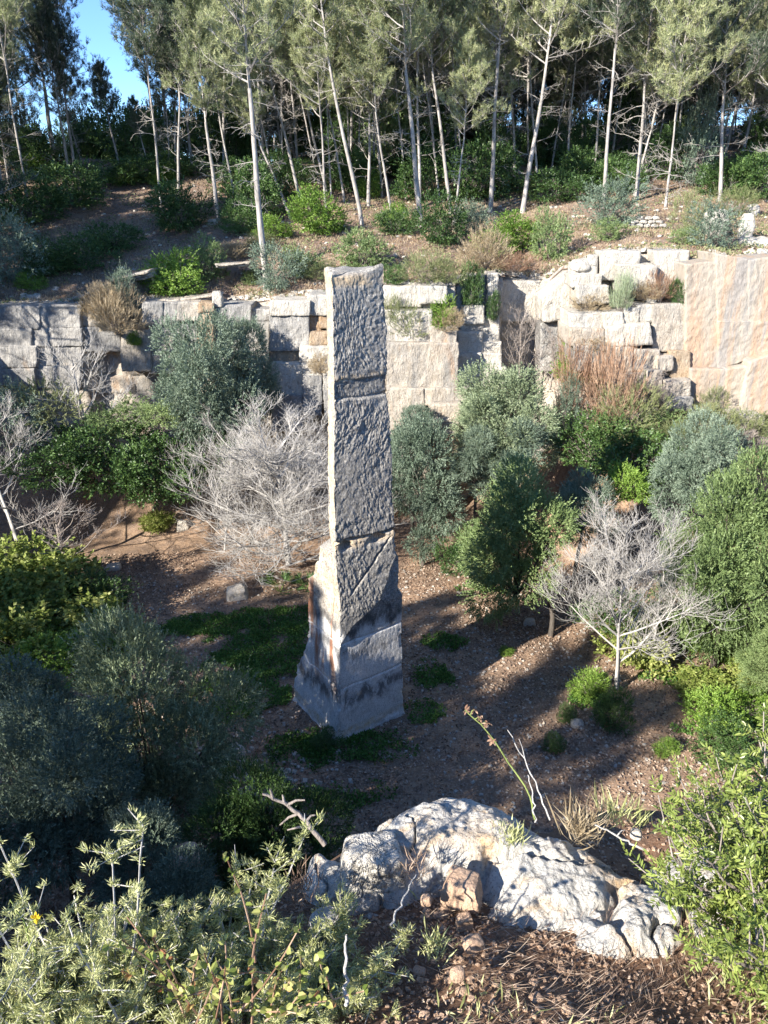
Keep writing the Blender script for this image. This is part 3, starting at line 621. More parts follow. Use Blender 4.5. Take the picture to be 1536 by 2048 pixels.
# ---- pines: three-level skeleton with needle tufts
def pine_crown(seed, H, Rr, nlimb=24, tufts=1.0, dead=14, lean=0.0):
    """crown occupying z 0..H about the axis; returns branch mesh parts and needle mesh parts"""
    rr = random.Random(seed); r = np.random.default_rng(seed); s = Skel(); sd = Skel(); TP = []; TD = []
    axis = s.path((0, 0, 0), (0, 0, 1), H*.97, .085, .02, 8, .10, .1, rr)
    for i in range(nlimb):
        f = .04+.96*(i+.5)/nlimb; p, d, _ = axis[min(8, int(f*8))]; p = p+(axis[min(8, int(f*8)+1)][0]-p)*(f*8 % 1)
        az = i*2.4+rr.uniform(-.5, .5); el = .35+.9*f+rr.uniform(-.2, .2); l = Rr*(1.08-.62*f**1.6)*rr.uniform(.6, 1.2)
        q = s.path(p, (math.cos(az), math.sin(az), el), l, .045*(1.1-f*.5), .014, 6, .22, .18, rr)
        for j in range(11):
            g = rr.uniform(.25, 1); pp, dd, _ = q[min(6, int(g*6.99))]
            ax = Vector((rr.gauss(0, 1), rr.gauss(0, 1), rr.gauss(.35, .6))).normalized(); nd = (dd*.7+ax*.8).normalized()
            q2 = s.path(pp, nd, l*rr.uniform(.18, .42), .016, .008, 3, .25, .25, rr)
            for m in range(4):
                p3, d3, _ = q2[rr.choice((1, 2, 3, 3))]; ax = Vector((rr.gauss(0, 1), rr.gauss(0, 1), rr.gauss(.5, .7))).normalized(); nd3 = (d3*.6+ax*.7).normalized()
                q3 = s.path(p3, nd3, rr.uniform(.25, .55), .009, .006, 2, .2, .3, rr)
                for (p4, d4, _) in q3[1:]: TP.append(tuple(p4)); TD.append(tuple(d4))
                TP.append(tuple((q3[0][0]+q3[1][0])/2)); TD.append(tuple(q3[0][1]))
    for i in range(dead):                      # dead grey twigs under the crown
        f = rr.uniform(-.6, .55); p = Vector((0, 0, f*H*.9)); az = rr.uniform(0, 6.3)
        q = sd.path(p, (math.cos(az), math.sin(az), rr.uniform(-.1, .5)), Rr*rr.uniform(.3, .75), .022, .008, 4, .3, 0, rr)
        for j in range(6):
            pp, dd, _ = q[rr.choice((1, 2, 3, 4))]; ax = Vector((rr.gauss(0, 1), rr.gauss(0, 1), rr.gauss(0, 1))).normalized()
            q2 = sd.path(pp, dd+ax*.9, Rr*rr.uniform(.1, .3), .010, .006, 3, .3, 0, rr)
            for m in range(1): sd.path(q2[rr.choice((1, 2))][0], q2[1][1]+Vector((rr.gauss(0, .8), rr.gauss(0, .8), rr.gauss(0, .8))), rr.uniform(.15, .4), .007, .005, 2, .3, 0, rr)
    TP = np.array(TP); TD = nrm(np.array(TD)); n = len(TP); k = r.random(n) < tufts; TP = TP[k]; TD = TD[k]; n = len(TP)
    kb = 8; P = np.repeat(TP, kb, 0)+rv(n*kb, r)*.07; D = nrm(np.repeat(TD, kb, 0)*.75+rv(n*kb, r)*.8+np.array([0, 0, .15]))
    L = r.uniform(.18, .34, (n*kb, 1)); U, V2 = frames(D); a = r.uniform(0, 6.3, (n*kb, 1)); U = U*np.cos(a)+V2*np.sin(a); w = .028
    V = np.stack([P-U*w/2, P+U*w/2, P+D*L], 1).reshape(-1, 3); F = np.arange(len(V)).reshape(-1, 3)
    rn = np.repeat(np.repeat(r.random(n), kb)*.6+r.random(n*kb)*.4, 3)
    return s.mesh(), sd.mesh() if sd.a else None, (V, F, rn)
def recol(o, m):
    if m: o.material_slots[0].link = 'OBJECT'; o.material_slots[0].material = M[m]
    return o
PINES = []
for i, (H, Rr, nl, tf, dd) in enumerate([(10, 2.9, 32, 1, 18), (11, 2.5, 32, .9, 24), (9, 3.3, 30, 1, 14), (10, 2.3, 30, .8, 28), (8, 2.8, 28, 1, 16), (12, 3.1, 36, .95, 22)]):
    b, dm, (V, F, rn) = pine_crown(100+i, H, Rr, nl, tf, dd)
    bm = mk_mesh('branches', [(b[0], b[1], b[2], 0)] + ([(dm[0], dm[1], dm[2], 1)] if dm else []), [M['bark'], M['deadtwig']])
    c1 = mk_mesh('crown', [(V, F, rn, 0)], M['pine']); c2 = None
    PINES.append((H, Rr, bm, c1, c2))
def pine(base, top, r0, label, group=None, crown=None, crown_sc=1.0, dark=False, fork=0.0, kcr=None, extra=0.0):
    """base: world point; top: world point where the crown begins; the trunk runs on through the crown"""
    base = np.array(base, float); top = np.array(top, float); k = random.randrange(len(PINES)) if kcr is None else kcr
    H, Rr, bm, c1, c2 = PINES[k]; d = (top-base); L = np.linalg.norm(d); d = d/L
    t = thing('pine_tree', label, 'pine tree', tuple(base), (0, 0, 0), 1, group)
    n = 12; pts = []; rads = []; sd = random.random()*99
    for i in range(n+1):
        f = i/n; w = np.array([math.sin(f*5+sd), math.cos(f*4+sd), 0])*.10*f*(1-f)*L*.25
        pts.append(d*L*1.03*f+w+np.array([0, 0, -.4 if i == 0 else 0])); rads.append(r0*(1.25 if i == 0 else 1)*(1-.5*f))
    V, F, rn = tube(pts, rads, 9, r0*.12, int(sd)); tk = link('trunk', mk_mesh('trunk', [(V, F, rn, 0)], M['bark'], True), t)
    up = Vector((d[0]*.6, d[1]*.6, d[2])).normalized(); rot = (up.to_track_quat('Z', 'Y').to_matrix() @ Matrix.Rotation(random.uniform(0, 6.3), 3, 'Z')).to_euler()
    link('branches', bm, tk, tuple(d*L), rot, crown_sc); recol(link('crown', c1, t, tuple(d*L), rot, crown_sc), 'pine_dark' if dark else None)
    return t

# ---- broadleaf crowns
def olive_mesh(seed, rx, ry, rz, ns, m, k=10, sl=.32, L=.10, Wd=.04, nl=30, lr=.31, spread=.75, up=.35, name='crown', mesh=True):
    r = np.random.default_rng(seed); P, D, C3, Rd = lobes(rx, ry, rz, nl, lr, ns, r, up=up, shell=.86)
    sh = shoots(P, D, k, sl, L, Wd, spread, r)
    return mk_mesh(name, [(*sh, 0)], m), C3
def limb_mesh(C3, base, rad, m, trunk_h=None):
    rr = random.Random(int(abs(C3).sum()*100)); s = Skel(); b = Vector(base); 
    parts = []
    for c in C3[::2]:
        c = Vector(c); mid = b.lerp(c, .5)+Vector((rr.gauss(0, .15), rr.gauss(0, .15), -.15)); 
        for p, q, a, e in ((b, mid, rad*.6, rad*.35), (mid, c, rad*.35, rad*.1)):
            s.a.append(tuple(p)); s.b.append(tuple(q)); s.r.append(a); s.q.append(e)
    return mk_mesh('branches', [(*s.mesh(5), 0)], m)
def tree_thing(name, label, cat, cx, cy, zc, gz, crown, branch, trunk_r, m_bark, rot=0., sc=1.0, group=None, tx=None):
    """crown centred at (cx,cy,zc), trunk to the ground at gz"""
    tx = tx or (cx, cy); t = thing(name, label, cat, (tx[0], tx[1], gz), (0, 0, 0), 1, group)
    h = zc-gz; off = np.array([cx-tx[0], cy-tx[1], h]); pts = [off*f*np.array([f, f, 1])+np.array([math.sin(f*6+cx)*.08, 0, 0]) for f in np.linspace(0, .75, 8)]; pts[0][2] -= .3
    V, F, rn = tube(pts, np.linspace(trunk_r*1.2, trunk_r*.6, 8), 9, .02); link('trunk', mk_mesh('trunk', [(V, F, rn, 0)], m_bark, True), t)
    link('crown', crown, t, tuple(off), (0, 0, rot), sc)
    if branch: link('branches', branch, t, tuple(off), (0, 0, rot), sc)
    return t
OL = {}
for key, seed, rx, ry, rz, ns, m in [('a', 1, 2.2, 2.2, 2.6, 7980, 'olive'), ('b', 2, 2.0, 2.0, 2.8, 7980, 'olive_green'), ('c', 3, 2.6, 2.4, 2.2, 8740, 'olive_grey'), ('d', 4, 1.8, 1.8, 2.4, 6840, 'olive_grey'), ('e', 5, 2.6, 2.6, 2.3, 9880, 'olive_green')]:
    cm, C3 = olive_mesh(seed, rx, ry, rz, ns, M[m]); OL[key] = (cm, limb_mesh(C3, (0, 0, -rz*.75), .10, M['olivebark']), rx, rz)
def olive(key, px, py_top, py_bot, y, wpx, label, mat_=None, trunk=None, gz=None, cat='olive tree', name='olive_tree', tr=.11):
    cm, bm, rx, rz = OL[key]; a = pixy(px, py_top, y); b = pixy(px, py_bot, y); zc = (a[2]+b[2])/2; hz = (a[2]-b[2])/2
    w = wpx/2/FPX*np.linalg.norm(a-np.array((0, 0, CAM_Z)))
    sc = (w/rx*.9, w/rx*.9, hz/rz*.9)
    g = float(floor_z(np.array([a[0]]), np.array([y]))[0]) if gz is None else gz
    t_ = tree_thing(name, label, cat, a[0], y, zc, min(g, zc-hz*.8), cm, bm, tr, M['olivebark'], random.uniform(0, 6), sc, None, trunk)
    for ch in t_.children:
        if ch.name.startswith('crown'): recol(ch, mat_)
    return t_

# ------------------------------------------------------------------ the pines on the slope (trunk feet and crown starts from the photograph)
def foot(px, py): return on_hill(px, py)
def upto(b, px, py, dy=0): return pixy(px, py, b[1]+dy)
KP = [
 (535, 585, 500, 190, .22, 'tall forked pine rooted right at the quarry edge, with dead grey boughs halfway up', 3, 1.15, 0),
 (437, 440, 412, 250, .17, 'short pine on the slope left of the forked edge pine', 4, .9, 0),
 (583, 440, 520, 290, .13, 'thin leaning pine just behind the bright bush left of the pillar', 1, .9, 0),
 (605, 415, 548, 190, .14, 'left leaning pine above the bright green round bush', 0, 1, 0),
 (655, 390, 603, 170, .13, 'slim pine leaning left, between two others above the pillar', 3, 1, 0),
 (662, 400, 655, 230, .08, 'thin upright pine in the cluster above the pillar', 1, .8, 0),
 (725, 450, 655, 110, .16, 'long leaning pine whose foot stands just above the pillar top', 5, 1, 0),
 (705, 385, 690, 160, .11, 'slender pine standing behind the pillar cluster', 3, .9, 0),
 (783, 435, 752, 230, .11, 'slim pine just right of the pillar top', 1, .8, 0),
 (843, 455, 812, 150, .20, 'pale straight pine with its foot on the bank right of the pillar', 0, 1.05, 0),
 (903, 430, 866, 150, .15, 'leaning pine of the pair beside the dark bushes', 5, .9, 0),
 (906, 450, 928, 280, .09, 'short thin pine with bare dead boughs and a rusty patch', 4, .7, 0),
 (980, 425, 997, 110, .19, 'straight tall pine right of the dark bushes', 3, 1.1, 0),
 (1045, 425, 1090, 150, .20, 'pine leaning to the right above the notch in the cliff', 1, 1.15, 0),
 (1030, 360, 1022, 150, .15, 'darker pine standing between the straight and the right leaning one', 2, 1, 1),
 (1187, 370, 1200, 170, .13, 'lone slim pine above the dark shrub and rubble wall', 3, 1, 1),
 (1220, 335, 1245, 180, .13, 'slim pine beside the footpath in the dark wood', 1, .9, 1),
 (1255, 315, 1262, 180, .15, 'grey barked pine at the end of the footpath', 5, .9, 1),
 (1307, 335, 1330, 220, .11, 'crooked young pine right of the footpath', 4, .9, 1),
 (1480, 340, 1502, 230, .20, 'thick pine at the right edge, the nearer of the leaning group', 0, 1, 0),
 (1497, 330, 1522, 240, .12, 'thin pine close beside the thick one at the right edge', 2, .8, 0),
 (1440, 305, 1462, 205, .16, 'leftmost pine of the leaning group at the right edge', 2, 1, 0),
 (1457, 290, 1478, 200, .14, 'middle pine of the leaning group at the right edge', 5, .9, 0),
 (112, 345, 90, 180, .24, 'thick forked pine on the crest at the far left', 2, 1.25, 1),
 (142, 362, 120, 235, .15, 'pine close right of the thick crest pine', 2, .9, 1),
 (150, 352, 128, 170, .13, 'tall slim pine on the left crest', 5, .75, 1),
 (8, 425, -8, 300, .22, 'pine cut by the left edge of the view', 0, 1.1, 1),
 (20, 385, 8, 310, .10, 'small pine beside the one at the left edge', 4, .8, 1),
 (215, 318, 203, 230, .14, 'pine on the crest where the sky shows through', 4, .5, 1),
 (240, 338, 217, 240, .12, 'leaning pine on the crest left of the sky gap', 4, .5, 1),
 (165, 335, 145, 265, .11, 'short leaning pine on the left crest', 4, .7, 1),
 (340, 350, 334, 235, .08, 'very thin pine left of the dark fir-like crowns', 4, .7, 1),
 (385, 330, 372, 230, .16, 'dark trunked pine right of the sky gap', 2, .8, 1),
 (352, 345, 350, 215, .13, 'dark pine whose crown closes the sky gap on the right', 4, .7, 1),
 (470, 400, 428, 170, .10, 'slim pine between the short pine and the forked one', 1, .8, 0),
 (640, 370, 590, 150, .09, 'slim pine behind the left leaning pair', 3, .8, 0),
 (690, 405, 640, 130, .10, 'slim pine crossing behind the long leaning one', 1, .85, 0),
 (765, 395, 740, 140, .10, 'thin straight pine behind the pillar top', 3, .9, 0),
 (812, 400, 790, 130, .09, 'thin pine left of the pale straight one', 1, .8, 0),
 (880, 405, 845, 120, .10, 'slim pine behind the leaning pair', 3, .9, 0),
 (930, 380, 905, 120, .09, 'thin pine left of the tall straight one', 1, .8, 0),
 (1075, 380, 1060, 130, .11, 'slim pine behind the right leaning one', 3, .9, 0),
 (1130, 370, 1150, 140, .11, 'slim pine leaning right above the notch bushes', 5, .8, 0),
 (1345, 350, 1372, 150, .12, 'slim pine left of the olive-like sapling', 5, .85, 0),
 (1410, 345, 1440, 160, .12, 'slim pine right of the olive-like sapling', 0, .8, 0),
 (555, 395, 500, 140, .09, 'slim pine left of the thin leaning one', 3, .8, 0),
 (300, 345, 283, 280, .08, 'thin pine standing under the sky gap', 4, .36, 1),
]
for (bx, by, tx, ty, r0, lab, kc, sc, dk) in KP:
    b = foot(bx, by); pine(b, upto(b, tx, ty, random.uniform(-.5, .5)), r0, lab, 'pines on the slope above the quarry', None, sc, bool(dk), kcr=kc)
rr = random.Random(5); used = [foot(k[0], k[1])[:2] for k in KP]; cnt = 0; tries = 0
WHERE = [(150, 'at the far left above the layered wall'), (400, 'around the gap of sky'), (520, 'behind the forked edge pine'), (640, 'behind the left leaning pines'), (780, 'straight above the pillar'), (930, 'behind the pair of leaning pines'), (1060, 'above the stepped stone columns'), (1180, 'above the cliff notch'), (1320, 'by the footpath'), (1430, 'behind the olive-like sapling'), (9999, 'at the far right')]
def where(x, y):
    p = 768+x/(y*cp)*FPX*.93; return next(w for m_, w in WHERE if p < m_)+(', in the front row' if y < 70 else ', in the middle rows' if y < 90 else ', far back')
while cnt < 165 and tries < 4000:               # the wood behind
    tries += 1; x = rr.uniform(-48, 62); y = 56+rr.random()**.85*60
    if x < 30 and y < 58: continue
    if abs(x) > y*.62+4: continue
    pxx = 768+x/(y*cp)*FPX*.93
    if 120 < pxx < 345: continue
    if x < -14 and y > 92: continue
    if 1405 < pxx < 1500 and y > 72 and rr.random() < .7: continue
    if any((x-u[0])**2+(y-u[1])**2 < 5 for u in used): continue
    used.append((x, y)); z = float(hill(np.array([x]), np.array([y]))[0]); h = rr.uniform(5.0, 10.0) if y < 80 else rr.uniform(3.0, 7.5)
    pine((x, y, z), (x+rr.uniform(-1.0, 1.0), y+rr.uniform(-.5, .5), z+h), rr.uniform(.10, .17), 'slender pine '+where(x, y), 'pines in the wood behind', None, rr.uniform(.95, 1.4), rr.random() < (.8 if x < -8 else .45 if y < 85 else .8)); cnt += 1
cnt = 0
while cnt < 80:
    x = rr.uniform(-20, 75); y = rr.uniform(84, 128); pxx = 768+x/(y*cp)*FPX*.93
    if pxx < 400 or abs(x) > y*.62+4 or any((x-u[0])**2+(y-u[1])**2 < 8 for u in used): continue
    if 1425 < pxx < 1500 and rr.random() < .6: continue
    used.append((x, y)); z = float(hill(np.array([x]), np.array([y]))[0]); cnt += 1
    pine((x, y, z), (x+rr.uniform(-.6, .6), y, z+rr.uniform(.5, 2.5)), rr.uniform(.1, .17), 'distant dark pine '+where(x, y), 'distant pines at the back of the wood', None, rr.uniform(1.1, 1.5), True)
for (x, y) in [(-28, 37), (-31, 41), (-27.5, 43), (-29, 48), (-33, 36), (-34, 44), (-26.5, 50), (-42, 20), (-44, 29), (-41, 39), (-45, 44), (-48, 35), (-39, 52), (-34, 58), (-33, 50), (-43, 60), (-30, 64), (-47, 53), (-38, 68)]:   # unseen pines past the left edge, added to shade slope and wall
    z = float((hill if y > 46.8 else floor_z)(np.array([x]), np.array([y]))[0]); pine((x, y, z), (x, y, z+3), .18, 'unseen pine of the wood past the left edge, added for shade', 'pines past the left edge', None, 1.25, True, kcr=rr.choice((0, 2, 5)))

rr = random.Random(77)
for i in range(22):                            # unseen low pines added along the near rim to shade the quarry floor
    x = -48+i*1.22+rr.uniform(-.5, .5); y = float(rim_y(x))-rr.uniform(1.2, 3.5); z = float(near_z(np.array([x]), np.array([y]))[0])
    pine((x, y, z), (x+rr.uniform(-.3, .3), y, z+rr.uniform(.8, 1.6)), .12, 'unseen low pine added on the near rim to shade the floor', 'unseen shade pines along the near rim', None, rr.uniform(.55, .7), rr.random() < .5)

# ------------------------------------------------------------------ trees on the quarry floor
olive('c', 400, 640, 900, 41.0, 225, 'big grey-green wild olive bush reaching up the left cliff')
olive('d', 480, 640, 880, 42.5, 110, 'narrow grey olive against the smooth dark cliff panel')
olive('d', 850, 830, 1100, 36.5, 150, 'grey olive bush standing close behind the right side of the pillar')
olive('d', 825, 810, 930, 40.0, 90, 'small olive bush under the ledge right of the pillar')
olive('a', 1015, 715, 965, 38.0, 200, 'pale silvery olive in front of the stepped stone columns')
olive('d', 955, 850, 990, 36.5, 90, 'low grey sprays below the pale silvery olive')
olive('d', 1035, 840, 990, 36.0, 110, 'small leafy olive under the pale silvery one')
olive('b', 1050, 925, 1240, 29.9, 215, 'rounded green olive with a bare dark trunk right of the pillar', trunk=tuple(pixz(1103, 1268, .1)[:2]), gz=0.0)
olive('a', 1175, 935, 1090, 32.0, 120, 'darker olive just behind the rounded green one', 'olive_grey')
olive('c', 1420, 840, 1040, 31.5, 180, 'round grey olive below the big dressed wall')
olive('e', 1500, 920, 1300, 27.0, 300, 'large bright olive cut by the right edge')
olive('e', 1460, 1000, 1220, 28.5, 190, 'lower bough-heavy olive left of the large bright one')
olive('b', 1560, 1250, 1380, 24.5, 110, 'low olive at the right edge over the path')
olive('e', 270, 1265, 1660, 18.5, 360, 'big dark olive in the shade at the lower left', 'olive')
olive('c', 80, 1440, 1740, 15.0, 330, 'blue-grey feathery olive at the left edge, below the big dark one', 'olive_grey')
olive('d', 40, 1330, 1500, 19.0, 190, 'dim olive at the left edge behind the big dark one', 'olive_grey')
olive('d', 265, 1640, 1850, 13.5, 160, 'small green-grey olive below the big dark one', 'olive_grey')
olive('d', 340, 1710, 1900, 12.6, 150, 'thin olive at the foot of the near cliff', 'olive_grey')
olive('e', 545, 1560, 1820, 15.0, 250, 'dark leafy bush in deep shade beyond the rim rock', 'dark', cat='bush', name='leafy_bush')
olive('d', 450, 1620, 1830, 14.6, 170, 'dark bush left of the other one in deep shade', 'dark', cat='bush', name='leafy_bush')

def bare(px, py, top, y, wpx, seed, label, m='twig', gz=None, mix_=None, cat='bare tree', **k):
    b = pixy(px, py, y); tp = pixy(px, top, y); H = tp[2]-b[2]
    s = bare_tree(H, seed, **k); V, F, rn = s.mesh(4 if len(s.a) < 4000 else 3)
    wx = np.percentile(np.abs(V[:, 0]), 98.5); hz = V[:, 2].max(); w = wpx/2/FPX*np.linalg.norm(b-np.array((0, 0, CAM_Z)))
    V = V*np.array([w/wx, w/wx, H/hz])
    t = thing('bare_tree', label, cat, tuple(b)); nb = 9*8
    # trunk: the first nine segments
    kk = 4 if len(s.a) < 4000 else 3; nv = 9*2*kk; nf = 9*kk
    link('trunk', mk_mesh('trunk', [(V[:nv], F[:nf], rn[:nv], 0)], M[m], True), t); link('branches', mk_mesh('branches', [(V[nv:], F[nf:]-nv, rn[nv:], 0)], M[m]), t)
    return t
b1 = pixz(1232, 1378, .1)
bare(1232, 1378, 985, b1[1], 275, 11, 'leafless pale tree with a white trunk, right of the pillar', limbs=16, lv=(8, 6, 4), r0=.12, twigr=0.0060, trunk=.30, low=.45, up=.42)
bare(578, 1130, 785, 36.0, 370, 12, 'wide leafless tree with a dome of pale twigs left of the pillar', limbs=30, lv=(10, 6, 4), r0=.15, twigr=0.0064, trunk=.10, low=.05, up=.35)
bare(450, 1100, 800, 38.0, 220, 15, 'leafless grey tree overlapping the left side of the wide pale one', 'twig', limbs=10, lv=(7, 5, 4), r0=.10, twigr=0.0064, trunk=.1, low=.2)
bare(185, 900, 655, 40.5, 150, 13, 'slim leafless tree in front of the layered grey wall', limbs=9, lv=(6, 5, 3), r0=.12, twigr=0.0064, trunk=.25, low=.5, up=.5)
bare(35, 1080, 780, 36.0, 240, 14, 'leafless tree at the left edge above the brambles', limbs=9, lv=(6, 5, 4), r0=.13, twigr=0.0064, trunk=.2, low=.4, up=.4)
bare(130, 1120, 1000, 33.5, 190, 16, 'low tangle of bare suckers behind the brambles', 'twig_brown', limbs=9, lv=(5, 4, 2), r0=.05, twigr=0.0060, trunk=.05, low=1.0, up=.5, cat='bare shrub')
bare(1300, 1310, 1180, 26.8, 100, 17, 'small pale sapling just behind the white trunked tree', limbs=4, lv=(4, 3, 2), r0=.09, twigr=0.0064, trunk=.5)
bare(1040, 760, 580, 43.6, 110, 18, 'bare upright stems growing in the cliff notch', 'twig_brown', limbs=9, lv=(4, 3, 2), r0=.04, twigr=0.0064, trunk=.02, low=2.2, up=.7, cat='bare shrub')
bare(1100, 780, 650, 42.0, 110, 19, 'grey-brown bare shrub right of the cliff notch', 'twig_brown', limbs=10, lv=(5, 4, 3), r0=.05, twigr=0.0064, trunk=.05, low=1.0, up=.5, cat='bare shrub')
bare(1290, 850, 740, 38.0, 110, 20, 'purplish grey bare shrub against the foot of the right cliff', 'twig_brown', limbs=12, lv=(6, 5, 3), r0=.05, twigr=0.0064, trunk=.05, low=.6, up=.3, cat='bare shrub')
bare(1490, 920, 850, 34.0, 110, 21, 'bare pinkish shrub at the right edge below the cliff', 'twig_brown', limbs=10, lv=(5, 4, 3), r0=.05, twigr=0.0064, trunk=.05, low=.6, cat='bare shrub')

# ------------------------------------------------------------------ shrubs
SH = {}
def shrub_mesh(key, seed, m, ns=900, k=9, L=.09, Wd=.05, sl=.22, nl=24, up=.5, spread=.9, lr=.34, rz=.85):
    SH[key] = []
    for v in range(2):
        r = np.random.default_rng(seed+v*50); P, D, C3, Rd = lobes(1, 1, rz, nl, lr, int(ns*.68), r, up=up, shell=.85); P[:, 2] = np.where(P[:, 2] < -.55*rz, -.55*rz+r.random(len(P))*.1, P[:, 2])
        SH[key].append(mk_mesh('foliage', [(*shoots(P, D, k, sl, L, Wd, spread, r), 0)], M[m]))
shrub_mesh('bright', 31, 'bright', 2300, 8, .075, .045); shrub_mesh('dark', 32, 'dark', 2300, 8, .075, .045); shrub_mesh('grey', 33, 'olive_grey', 1400, 10, .09, .03, .26)
shrub_mesh('heath', 34, 'heath', 1300, 12, .09, .018, .28, up=1.0, spread=.5); shrub_mesh('green', 35, 'olive_green', 1500, 9, .09, .045); shrub_mesh('bramble', 36, 'bramble', 1700, 8, .12, .085, .3, spread=1.1)
shrub_mesh('reddry', 37, 'reddry', 800, 9, .16, .018, .4, up=1.6, spread=.4); shrub_mesh('dry', 38, 'dry', 1400, 9, .2, .018, .35, up=1.4, spread=.5); shrub_mesh('broom', 39, 'olive', 1200, 8, .22, .014, .35, up=2.2, spread=.3)
def stem_mesh(seed, m, n=22, r0=.02, h=.9):
    rr_ = random.Random(seed); s = Skel()
    for i in range(n):
        az = rr_.uniform(0, 6.3); q = s.path((rr_.gauss(0, .08), rr_.gauss(0, .08), -.75), (math.cos(az)*.8, math.sin(az)*.8, rr_.uniform(.5, 1.4)), h*rr_.uniform(.9, 1.5), r0, r0*.3, 5, .2, .1, rr_)
        for j in range(3): s.path(q[rr_.choice((2, 3, 4))][0], q[3][1]+Vector((rr_.gauss(0, .6), rr_.gauss(0, .6), rr_.gauss(0, .4))), h*.5, r0*.4, r0*.2, 3, .2, .1, rr_)
    return mk_mesh('stems', [(*s.mesh(3), 0)], M[m])
STEM = stem_mesh(1, 'twig_brown')
def shrub(kind, P, rx, rz, label, cat='shrub', name='shrub', group=None, ry=None):
    """P: ground point; rx half width, rz half height"""
    t = thing(name, label, cat, (P[0], P[1], P[2]), (0, 0, 0), 1, group); rot = (0, 0, random.uniform(0, 6.3))
    q_ = random.uniform(.88, 1.15); sc = (rx*q_, (ry or rx)/q_, rz/.85)
    link('foliage', random.choice(SH[kind]), t, (0, 0, rz*.75), rot, sc); link('stems', STEM, t, (0, 0, rz*.75), rot, (rx*.8, rx*.8, rz)); return t
def sh(kind, px, py, wpx, hpx, label, where='hill', y=None, **k):
    """px,py: centre of the base in the photograph"""
    P = (on_hill if where == 'hill' else on_floor)(px, py) if y is None else pixy(px, py, y)
    dist = np.linalg.norm(P-np.array((0, 0, CAM_Z))); return shrub(kind, P, wpx/2/FPX*dist*.85, hpx/2/FPX*dist*.95, label, **k)
